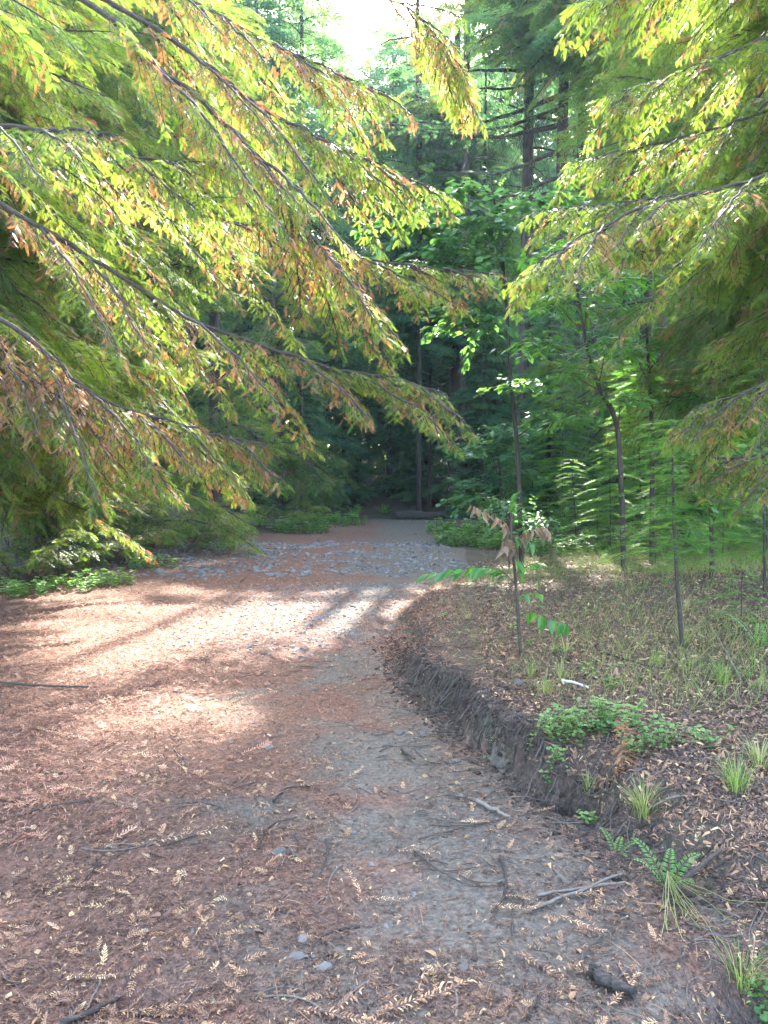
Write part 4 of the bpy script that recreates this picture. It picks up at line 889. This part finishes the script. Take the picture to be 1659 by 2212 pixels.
for lab, px, py, tp, L_, sp in [('young fir filling the space between the hazel stem and the leaning bay', 1215, 1150, 800, 0, 1.3), ('pale green young fir right of the leaning bay stem', 1365, 1165, 860, 8, 1.1), ('young fir in front of the second bay stem', 1480, 1180, 900, -6, 1.1),
                            ('broad young fir under the right-hand redwood boughs', 1590, 1175, 840, 0, 1.3), ('low feathery fir behind the slim bank fir', 1440, 1210, 1020, 0, .9), ('tall airy young fir against the dark wood right of the hazel', 1180, 1135, 700, 10, 1.5),
                            ('young fir at the right edge behind the bare dead twigs', 1655, 1200, 900, 0, 1.2), ('small light green fir at the back of the grassy bench', 1290, 1180, 1050, 0, .7)]:
    fir_sapling(lab, px, py, tp, L_, sp, .08, 70, r=.012, tpl=TWC if sp > 1 else TWF)
# small redwood sprouts along the left edge
def sprout(label, px, py, h, sprd, group='low redwood sprouts along the left edge'):
    b = onray(px, py); b[2] = h1(b[0], b[1]); root = thing('redwood_sprout', label, 'redwood sprout', b, group); wb = MB(); lb = MB()
    for s in range(7):
        a = rnd.uniform(0, 6.28); L = h * rnd.uniform(.6, 1.1); o = np.array([math.cos(a), math.sin(a), 0])
        line = np.array([(0, 0, -.03), o * sprd * .35 + (0, 0, L * .5), o * sprd * .75 + (0, 0, L * .85), o * sprd * 1.15 + (0, 0, L * .8)])
        w, f = bough(line, .008, rnd.randrange(99999), lmax=sprd * .5, brown=.1, tpl=TWC, node=.07, step=.08, start=.2); wb.merge(w); lb.merge(f)
    wb.build('stems', M['twig'], root); lb.build('foliage', [M['needle'], M['dead']], root); return root
for a in [('leafy redwood sprout at the far left edge above the red duff', 40, 1262, .9, .9), ('redwood sprout spreading over the left end of the stone bed', 250, 1215, .8, 1.0), ('redwood sprout left of the stone bed under the dark hollow', 360, 1185, .9, 1.1),
          ('redwood sprout reaching over the stones from the left', 440, 1165, .7, 1.0), ('bluish green redwood sprout at the left of the gravel crest', 610, 1142, .9, 1.3), ('dark redwood sprout in the hollow under the left-hand boughs', 150, 1200, 1.1, 1.0),
          ('redwood sprout at the left edge, second from the frame', 110, 1245, .6, .7), ('tall leafy redwood sprout at the left behind the low weeds', 70, 1215, 1.6, 1.2), ('tall redwood sprout left of the stone bed with pale sprays', 200, 1195, 1.6, 1.3), ('wide redwood sprout in front of the dark hollow', 300, 1190, 1.3, 1.3), ('redwood sprout spilling toward the red duff from the left', 260, 1222, 1.1, 1.1), ('redwood sprout in front of the left end of the stones, sunlit on top', 400, 1195, 1.0, 1.1), ('redwood sprout at the left between the weed patches', 130, 1255, 1.0, 1.0), ('arching redwood sprout above the left end of the stones', 400, 1172, 1.3, 1.3), ('green redwood sprout at the far left, highest of the low ones', 20, 1190, 2.0, 1.4), ('shaded redwood sprout where the left edge meets the crest', 520, 1150, 1.0, 1.2)]: sprout(*a)
# ferns
def frond(L, n=16, w=.16):
    v = []; f = []; t = np.linspace(0, 1, 9); mbx = MB(); line = np.stack([L * np.sin(t * 1.25) / math.sin(1.25) * .95, 0 * t, L * (.75 * t - .62 * t * t)], -1)
    mbx2 = line; k = 24; u = np.linspace(.14, .98, k); c = resample(line, 40)[(u * 39).astype(int)]
    for i in range(k):
        T = unit(resample(line, 40)[min(39, int(u[i] * 39) + 1)] - resample(line, 40)[max(0, int(u[i] * 39) - 1)])
        wl = w * L * 1.15 * (1 - u[i]) ** .55 * min(1, .5 + u[i] * 3)
        for sg in (-1, 1):
            a = c[i]; tip = a + np.array([T[0] * wl * .3, sg * wl, T[2] * wl * .3 - .1 * wl]); h = T * .0145
            f.append([len(v) + q for q in range(4)]); v += [a - h, (a + tip) / 2 - h * .8 + (0, 0, .004), tip, (a + tip) / 2 + h * .8 + (0, 0, .004)]
    return (np.array(v), np.array(f)), line
def fern(label, p, L, n, group='sword ferns at the end of the path', dead=0, lowbias=0, azs=None):
    p = np.array(p, float); p[2] = h1(p[0], p[1]); root = thing('fern', label, 'fern', p, group); sb = MB()
    (fv, ff), line = FR
    for i in range(n):
        az = azs[i] if azs else i * 2.4 + rnd.uniform(-.4, .4); s = L * rnd.uniform(.7, 1.1); A = np.array(Matrix.Rotation(az, 3, 'Z') @ Matrix.Rotation(-R(rnd.uniform(28, 50) if azs else rnd.uniform(5, 45)), 3, 'Y')) * s
        lb = MB(); lb.add(fv @ A.T, ff, 0, np.clip(rnd.gauss(.5, .2), 0, 1)); tube(lb, line @ A.T, .006 * s + .001, 4, 1, .4); lb.build('frond', [M['fern'], M['stem']], root)
    return root
FR = frond(1.0, w=.17)
p0 = onray(1440, 1945)
nf = fern('small green fern with two upright fronds at the lower right, dead stalks trailing below it', p0 + (0, 0, .04), .25, 5, None, azs=[2.3, 1.1, 3.0, .3, -1.2])
db = MB()
for i in range(20):
    a = rnd.gauss(-1.5, .55); L = rnd.uniform(.14, .36); t = np.linspace(0, 1, 6); o = np.array([math.cos(a), math.sin(a)])
    pl = np.stack([o[0] * L * t, o[1] * L * t, .05 + .10 * t * (1 - t) * 3], -1)
    pl[:, :2] += rg.normal(0, .012, (6, 2)).cumsum(0) * t[:, None]; gz = H(p0[0] + pl[:, 0], p0[1] + pl[:, 1]) - nf.location.z + .012; pl[:, 2] = gz + .07 * (1 - t) ** 2 + .05 * t * (1 - t); tube(db, pl, .0014, 3, 0, rnd.uniform(.6, 1), cap=False)
db.build('dead_stalks', M['grass'], nf)
FG = 'sword ferns at the end of the path'
for lab, px, py, L in [('fern at the right lip of the path crest beside the fallen log', 985, 1118, .9), ('fern left of the fallen log', 830, 1112, .7), ('fern right of the path, below the thick trunk', 1030, 1122, .9), ('tall fern behind the dry-leaved sapling', 1075, 1130, 1.0),
                       ('fern by the left edge of the crest', 765, 1122, .7), ('fern on the slope right of the thick trunk', 1010, 1085, .9), ('fern between the path and the young firs', 1120, 1145, .9), ('low fern at the right verge, nearest the stones', 1010, 1160, .6),
                       ('fern on the left verge past the stone bed', 690, 1125, .8), ('fern hidden under the left-hand redwoods', 560, 1140, .8), ('fern behind the dark bluish young fir', 1190, 1120, .9)]: fern(lab, onray(px, py), L, 12)
fern('fern leaf cluster poking in at the right edge of the bank', onray(1640, 1400), .34, 6, None)
fern('tiny pale fern on the litter below the dark hollow', onray(1330, 1850), .12, 4, None)
# low herbs on the bank
def herb(label, px, py, n, sprd, h, group='low green herbs on the bank', mat='herb', tpl=LF_HERB, s=1., p=None):
    b = onray(px, py) if p is None else np.array([p[0], p[1], h1(*p)]); root = thing('herb', label, 'herb', b, group); sb = MB(); lb = MB()
    for i in range(n):
        a = rnd.uniform(0, 6.28); d = sprd * math.sqrt(rnd.random()); x, y = d * math.cos(a), d * math.sin(a) * .8; z = h1(b[0] + x, b[1] + y) - b[2]; hh = h * rnd.uniform(.5, 1.15)
        t = np.linspace(0, 1, 6); ox, oy = rnd.uniform(-.5, .5) * hh, rnd.uniform(-.5, .5) * hh; pl = np.stack([x + ox * t ** 2, y + oy * t ** 2, z - .005 + hh * t], -1); tube(sb, pl, .0013, 3, 0, .6, cap=False)
        k = max(4, int(hh / .018)); u = np.linspace(.15, 1, k); q = pl[np.minimum(5, (u * 5.99).astype(int))] + rg.normal(0, .003, (k, 3)); an = np.arange(k) * 1.7 + a
        for o_ in (0, math.pi): leaves_on(lb, tpl, q, np.stack([np.cos(an + o_), np.sin(an + o_), rg.uniform(-.1, .5, k)], -1), s * rg.uniform(.6, 1.2, k), np.clip(rg.normal(.55, .2, k), 0, 1), .3)
    sb.build('stems', M['stem'], root); lb.build('leaves', M[mat], root); return root
for lab, px, py, n, sp, h in [('leafy herb patch at the bank edge above the dark hollow', 1200, 1590, 34, .15, .13), ('bright herb clump around the rust-brown upright frond', 1330, 1585, 30, .15, .15), ('herb clump right of the rust-brown upright frond', 1395, 1620, 24, .13, .14),
                              ('herb patch between the bank edge and the upright frond', 1270, 1580, 26, .14, .12), ('herb sprigs on the bank behind the white wood piece', 1290, 1440, 8, .16, .06), ('thin herb trailing down the face of the dark hollow', 1205, 1745, 6, .05, .16),
                              ('little herb at the foot of the hollow', 1275, 1785, 7, .05, .06), ('single herb stem standing at the bank foot', 1060, 1640, 3, .03, .06), ('herb patch at the right end of the green clumps', 1490, 1600, 16, .16, .09),
                              ('mossy herb patch in the lower right corner hole', 1640, 2195, 10, .06, .06)]: herb(lab, px, py, n, sp, h)
for i in range(26):
    y = rnd.uniform(4.2, 10.5); x = xe_of(y) + rnd.uniform(.4, 1.0 + .35 * y)
    herb('small scattered herb seedling on the leaf-covered bank', 0, 0, rnd.randint(2, 5), .08, .06, 'scattered herb seedlings', p=(x, y))
for lab, px, py in [('low leafy weed at the left frame edge above the duff', 60, 1285), ('green weed patch at the left edge beside pale stones', 175, 1270), ('bright green weed under the left-hand sprouts', 230, 1262), ('green weed left of the stone bed', 330, 1225),
                    ('leafy weed patch on the left verge in the dark hollow', 470, 1185)]: herb(lab, px, py, 30, .5, .2, 'weeds on the left verge', s=2.4)
for lab, px, py in [('ground-cover patch at the right verge by the stones', 1010, 1180), ('ground-cover patch behind the sapling', 1130, 1185), ('ground-cover patch at the right of the crest', 985, 1150), ('ground-cover patch under the thin airy fir', 1230, 1195), ('pale weed patch on the left verge beyond the stones', 640, 1150), ('weed patch at the left of the crest', 730, 1132)]: herb(lab, px, py, 60, 1.0, .35, 'leafy patches along the verges', s=3.2)
# rust-brown upright frond on the bank
p = onray(1310, 1720); p1 = P(1350, 1570, p[1]); line = np.array([(0, 0, -.02), (.02, .0, .08), ((p1[0] - p[0]) * .7, 0, (p1[2] - p[2]) * .6), (p1[0] - p[0], 0, p1[2] - p[2])])
w, f = bough(line, .006, 77, lmax=.10, brown=9, tpl=TWF, node=.03, step=.014, start=.25, hang=.2, tsc=.5)
root = thing('dead_frond', 'rust-brown dead frond standing upright in the green herbs', 'dead frond', p); w.build('stem', M['twig'], root); f.build('dead_needles', [M['dead'], M['dead']], root)
# grass tufts
def tuft(label, p, n, L, group='grass tufts on the bank', dry=.3):
    mb = MB()
    for i in range(int(n * 1.6)):
        a = rnd.uniform(0, 6.28); l = L * rnd.uniform(.45, 1.1); bend = rnd.uniform(.3, 1.2); t = np.linspace(0, 1, 5); o = np.array([math.cos(a), math.sin(a)]); rr = rnd.uniform(0, .05) * L / .2
        pl = np.stack([o[0] * (rr + l * bend * .6 * t ** 1.6), o[1] * (rr + l * bend * .6 * t ** 1.6), l * (t - .45 * bend * t * t) - .01], -1); w = np.array([.0013, .0016, .0014, .001, .0003]) * max(1, L / .22); s = np.array([-o[1], o[0], 0])
        v = np.concatenate([pl - s * w[:, None], pl + s * w[:, None]]); mb.add(v, np.array([[k, k + 1, k + 6, k + 5] for k in range(4)]), 0, (rnd.uniform(.75, 1) if rnd.random() < dry else rnd.uniform(0, .6)))
    o = mb.build('grass_tuft', M['grass']); o.location = (p[0], p[1], h1(p[0], p[1])); return tag(o, label, 'grass tuft', group)
for lab, px, py, n, L, d in [('green grass tuft on the bank right of the slim fir stem', 1560, 1480, 70, .22, .25), ('grass tuft at the right edge beside pale litter', 1640, 1660, 60, .2, .4), ('dry pale grass tuft below the herb clumps', 1390, 1770, 80, .2, .8), ('dry grass at the bank edge near the grey stone', 1175, 1500, 50, .2, .7),
                             ('grass tuft in front of the slim fir stem foot', 1420, 1440, 40, .16, .4), ('long thin grass tuft at the right edge, above the long brown stick', 1590, 1720, 60, .22, .3), ('small grass tuft in the lower right corner', 1600, 2150, 40, .18, .4), ('dry grass spray at the top of the hollow', 1270, 1760, 30, .14, .85)]: tuft(lab, onray(px, py), n, L, dry=d)
for i in range(60):
    y = rnd.uniform(4.5, 13); x = xe_of(y) + rnd.uniform(.5, 1.5 + .4 * y); tuft('short thin grass tuft scattered among dry leaves on the bench', (x, y), rnd.randint(6, 26), rnd.uniform(.08, .26), 'short grass tufts on the bench', rnd.uniform(.3, .9))
mb = MB()
n = 42000; y = rg.uniform(4.0, 17, n); x = xe_of(y) + .3 + rg.random(n) * (1.2 + .5 * y); m = rg.random(n) < (vnoise(x, y, .9, 33) - .15) * 1.1 * (.42 + .58 * sst((y - 7.5) / 3)); x, y = x[m], y[m]; k = len(x)
A = frames(np.stack([rg.normal(0, .45, k), rg.normal(0, .45, k), np.ones(k)], -1), (1, 0, 0)) * np.stack([rg.uniform(.08, .28, k), np.full(k, .0022) + .0003 * y, np.full(k, .02)], -1)[:, None, :]
mb.inst(NEEDLE, np.stack([x, y, H(x, y) - .01], -1), A, 0, rg.uniform(.1, .95, k)); gr = mb.build('grass', M['grass']); tag(gr, 'thin green and straw grass on the bench right of the path', 'grass', kind='stuff')
# ------------------------------------------------------------------ broad-leaved trees and shrubs in the middle ground
def broad_tree(label, name, cat, line, r, clumps, tpl, mat, group=None, flat=.25, dens=1.):
    pts = np.array([P(a, b, Y) for a, b, Y in line]); b = pts[0].copy(); b[2] = h1(b[0], b[1]); pts[0][2] = b[2] - .05
    root = thing(name, label, cat, b, group); c = resample(pts - b, 30); mb = MB(); tube(mb, c, np.linspace(r, r * .25, 30), 9, 0, .6, .06); mb.build('trunk', M['stem'] if r < .03 else M['bark'], root, True)
    for (px, py, rad, Y) in clumps:
        cc = P(px, py, Y) - b; Rm = rad / FP * Y; j = np.argmin(np.linalg.norm(c - (cc - (0, 0, Rm * .8)), axis=1) + (c[:, 2] > cc[2] + .2) * 3); wb = MB(); lb = MB()
        tube(wb, resample(np.array([c[j], c[j] * .5 + cc * .5 + (0, 0, -.05 * Rm), cc]), 8), np.linspace(max(.006, r * .3), .004, 8), 5, 0, .5)
        ns = int(26 * dens * max(.6, Rm)); 
        for s in range(ns):
            d = unit(rg.normal(0, 1, 3) * (1, 1, flat)); L = Rm * rg.uniform(.4, 1.1); st_ = cc + rg.normal(0, .15, 3) * Rm * (1, 1, .8 * flat * 2)
            t = np.linspace(0, 1, 6); pl = st_ + d * (L * t)[:, None] + np.array([0, 0, -.18 * L]) * (t ** 2)[:, None]; tube(wb, pl, .003, 3, 0, .5, cap=False)
            k = max(6, int(L / .045)); u = rg.uniform(.15, 1, k); q = pl[0] + (pl[-1] - pl[0]) * u[:, None] + rg.normal(0, .03, (k, 3)); sd = np.array([-d[1], d[0], 0]) * np.where(np.arange(k) % 2, 1, -1)[:, None]
            leaves_on(lb, tpl, q, d * .6 + sd * rg.uniform(.4, 1, k)[:, None] + np.array([0, 0, -1]) * rg.uniform(0, .5, k)[:, None], rg.uniform(.75, 1.3, k), np.clip(rg.normal(rg.uniform(.3, .65), .15, k), 0, 1), .35)
        br = wb.build('branch', M['stem'], root); lb.build('leaves', M[mat], br)
    return root
LB = (LF_BROAD[0] * 1.7, LF_BROAD[1]); LY = (LF_BAY[0] * 1.6, LF_BAY[1])
broad_tree('slender hazel-like tree with flat tiers of pale bluish round leaves, right of the path mouth', 'hazel_tree', 'broad-leaved tree', [(1128, 1120, 13), (1118, 980, 13), (1105, 840, 13), (1095, 680, 13), (1080, 500, 13), (1060, 400, 13)], .045,
           [(1040, 690, 130, 13), (1130, 830, 70, 12.7), (1060, 480, 130, 13), (960, 560, 120, 13.2), (1140, 440, 120, 13), (1010, 640, 100, 12.8), (1150, 600, 90, 13), (900, 480, 110, 13.5), (1170, 900, 50, 12.6), (1000, 420, 90, 13.5), (1060, 560, 110, 13)], LB, 'broad')
broad_tree('broad-leaved shrub with dark bluish drooping leaves right of the thick back trunk', 'broadleaf_shrub', 'shrub', [(1085, 1100, 19), (1080, 1030, 19), (1070, 960, 19)], .05,
           [(1060, 970, 90, 19), (1110, 1020, 70, 19), (1030, 1040, 60, 19), (1100, 930, 70, 19), (1010, 1075, 55, 18.5), (1080, 1085, 60, 18)], LB, 'broad', dens=1.3)
broad_tree('leaning bay tree with a crooked pale stem and narrow bright leaves, right middle ground', 'bay_tree', 'broad-leaved tree', [(1350, 1120, 10), (1335, 940, 10), (1300, 850, 10), (1272, 770, 10), (1250, 650, 10), (1240, 560, 10)], .04,
           [(1200, 650, 110, 10), (1270, 620, 120, 10), (1180, 740, 90, 10), (1310, 740, 100, 9.8), (1230, 800, 90, 10), (1190, 560, 80, 10.2), (1290, 520, 100, 10.3), (1340, 860, 80, 9.8), (1240, 900, 70, 10)], LY, 'bay')
broad_tree('second bay tree with an upright stem right of the leaning one', 'bay_tree', 'broad-leaved tree', [(1410, 1100, 11.5), (1408, 940, 11.5), (1400, 780, 11.5), (1392, 640, 11.5)], .045,
           [(1400, 660, 110, 11.5), (1460, 720, 100, 11.5), (1370, 760, 90, 11.3), (1460, 830, 110, 11.3), (1350, 600, 90, 11.8), (1520, 860, 100, 11), (1440, 930, 90, 11)], LY, 'bay')
broad_tree('bay shrub with glossy leaves behind the slim bank fir', 'bay_shrub', 'shrub', [(1540, 1150, 8.5), (1535, 1050, 8.5), (1530, 960, 8.5)], .03,
           [(1540, 960, 90, 8.5), (1490, 1010, 80, 8.6), (1600, 1000, 90, 8.5), (1560, 1070, 90, 8.2), (1480, 1090, 70, 8.4)], LY, 'bay')
broad_tree('low leafy shrub behind the dry-leaved sapling, with white specks of light', 'leafy_shrub', 'shrub', [(1100, 1150, 12.5), (1100, 1110, 12.5), (1100, 1085, 12.5)], .02,
           [(1090, 1090, 60, 12.5), (1140, 1110, 50, 12.5), (1050, 1120, 50, 12.8), (1180, 1130, 50, 12)], LF_BROAD, 'broad', dens=1.6)
# bare twiggy dead branches at the right edge
rb = thing('dead_branch', 'tangle of bare dead grey branches at the right edge in front of the shrubs', 'dead branch', (P(1700, 1040, 6.5)[0], 6.5, h1(P(1700, 1040, 6.5)[0], 6.5))); o = np.array(rb.location); mb = MB()
for ln in ([(1760, 1110, 6.5), (1640, 1055, 6.4), (1560, 1085, 6.3), (1490, 1060, 6.3)], [(1760, 960, 6.5), (1650, 1010, 6.5), (1570, 1060, 6.4)], [(1760, 1020, 6.4), (1640, 1080, 6.3), (1600, 1110, 6.3)], [(1770, 1080, 6.5), (1620, 1000, 6.5), (1540, 985, 6.4)]):
    l = resample(np.array([P(*q) for q in ln]) - o, 16); tube(mb, l, np.linspace(.012, .003, 16), 5, 0, .7)
    for k in range(12):
        j = rnd.randrange(3, 15); tube(mb, np.array([l[j], l[j] + rg.normal(0, .09, 3), l[j] + rg.normal(0, .17, 3)]), [.003, .002, .001], 3, 0, .8, cap=False)
mb.build('twigs', M['twig'], rb)
# ------------------------------------------------------------------ light
hb_ = MB(); x0, x1, y0, y1, z0, z1 = -166, 166, -36, 226, -3, 64
hb_.add([(x0, y0, z0), (x1, y0, z0), (x1, y1, z0), (x0, y1, z0), (x0, y0, z1), (x1, y0, z1), (x1, y1, z1), (x0, y1, z1)], [(0, 3, 2, 1), (4, 5, 6, 7), (0, 1, 5, 4), (1, 2, 6, 5), (2, 3, 7, 6), (3, 0, 4, 7)])
hm = bpy.data.materials.new('haze'); hm.use_nodes = True; hn = hm.node_tree; hn.nodes.clear(); ho = hn.nodes.new('ShaderNodeOutputMaterial'); hv = hn.nodes.new('ShaderNodeVolumePrincipled')
hv.inputs['Color'].default_value = (.55, .83, 1, 1); hv.inputs['Density'].default_value = .00045; hv.inputs['Anisotropy'].default_value = .35; hn.links.new(hv.outputs[0], ho.inputs['Volume'])  # thin blue volume added to veil the far trees, partly replacing lens glare
tag(hb_.build('haze', hm), 'thin bluish haze added between the trees, partly in place of lens glare', 'haze', kind='stuff')
w = bpy.data.worlds.new('World'); sc.world = w; w.use_nodes = True; nt = w.node_tree
sky = nt.nodes.new('ShaderNodeTexSky'); sky.sky_type = 'NISHITA'; sky.sun_disc = False; sky.sun_elevation = SUN_EL; sky.sun_rotation = SUN_AZ; sky.air_density = 1.0; sky.dust_density = 2.5; sky.ozone_density = .25
nt.links.new(sky.outputs[0], nt.nodes['Background'].inputs[0]); nt.nodes['Background'].inputs[1].default_value = .15
sd = bpy.data.lights.new('sun', 'SUN'); sd.energy = 2.9; sd.angle = R(.5); sd.color = (1, .93, .83); so = bpy.data.objects.new('sun', sd); COL.objects.link(so)
so.rotation_euler = Vector(-SUN).to_track_quat('-Z', 'Y').to_euler(); so.location = (0, 30, 40)
sc.view_settings.view_transform = 'Standard'; sc.view_settings.look = 'None'; sc.view_settings.gamma = 1; sc.view_settings.exposure = 4.0
cy = sc.cycles; cy.use_denoising = True; cy.denoiser = 'OPENIMAGEDENOISE'; cy.denoising_input_passes = 'RGB_ALBEDO_NORMAL'; cy.denoising_prefilter = 'NONE'; cy.max_bounces = 7; cy.diffuse_bounces = 4; cy.glossy_bounces = 2; cy.transmission_bounces = 5; cy.transparent_max_bounces = 4; cy.volume_bounces = 1; cy.caustics_reflective = False; cy.caustics_refractive = False; cy.sample_clamp_indirect = 6; cy.sample_clamp_direct = 0
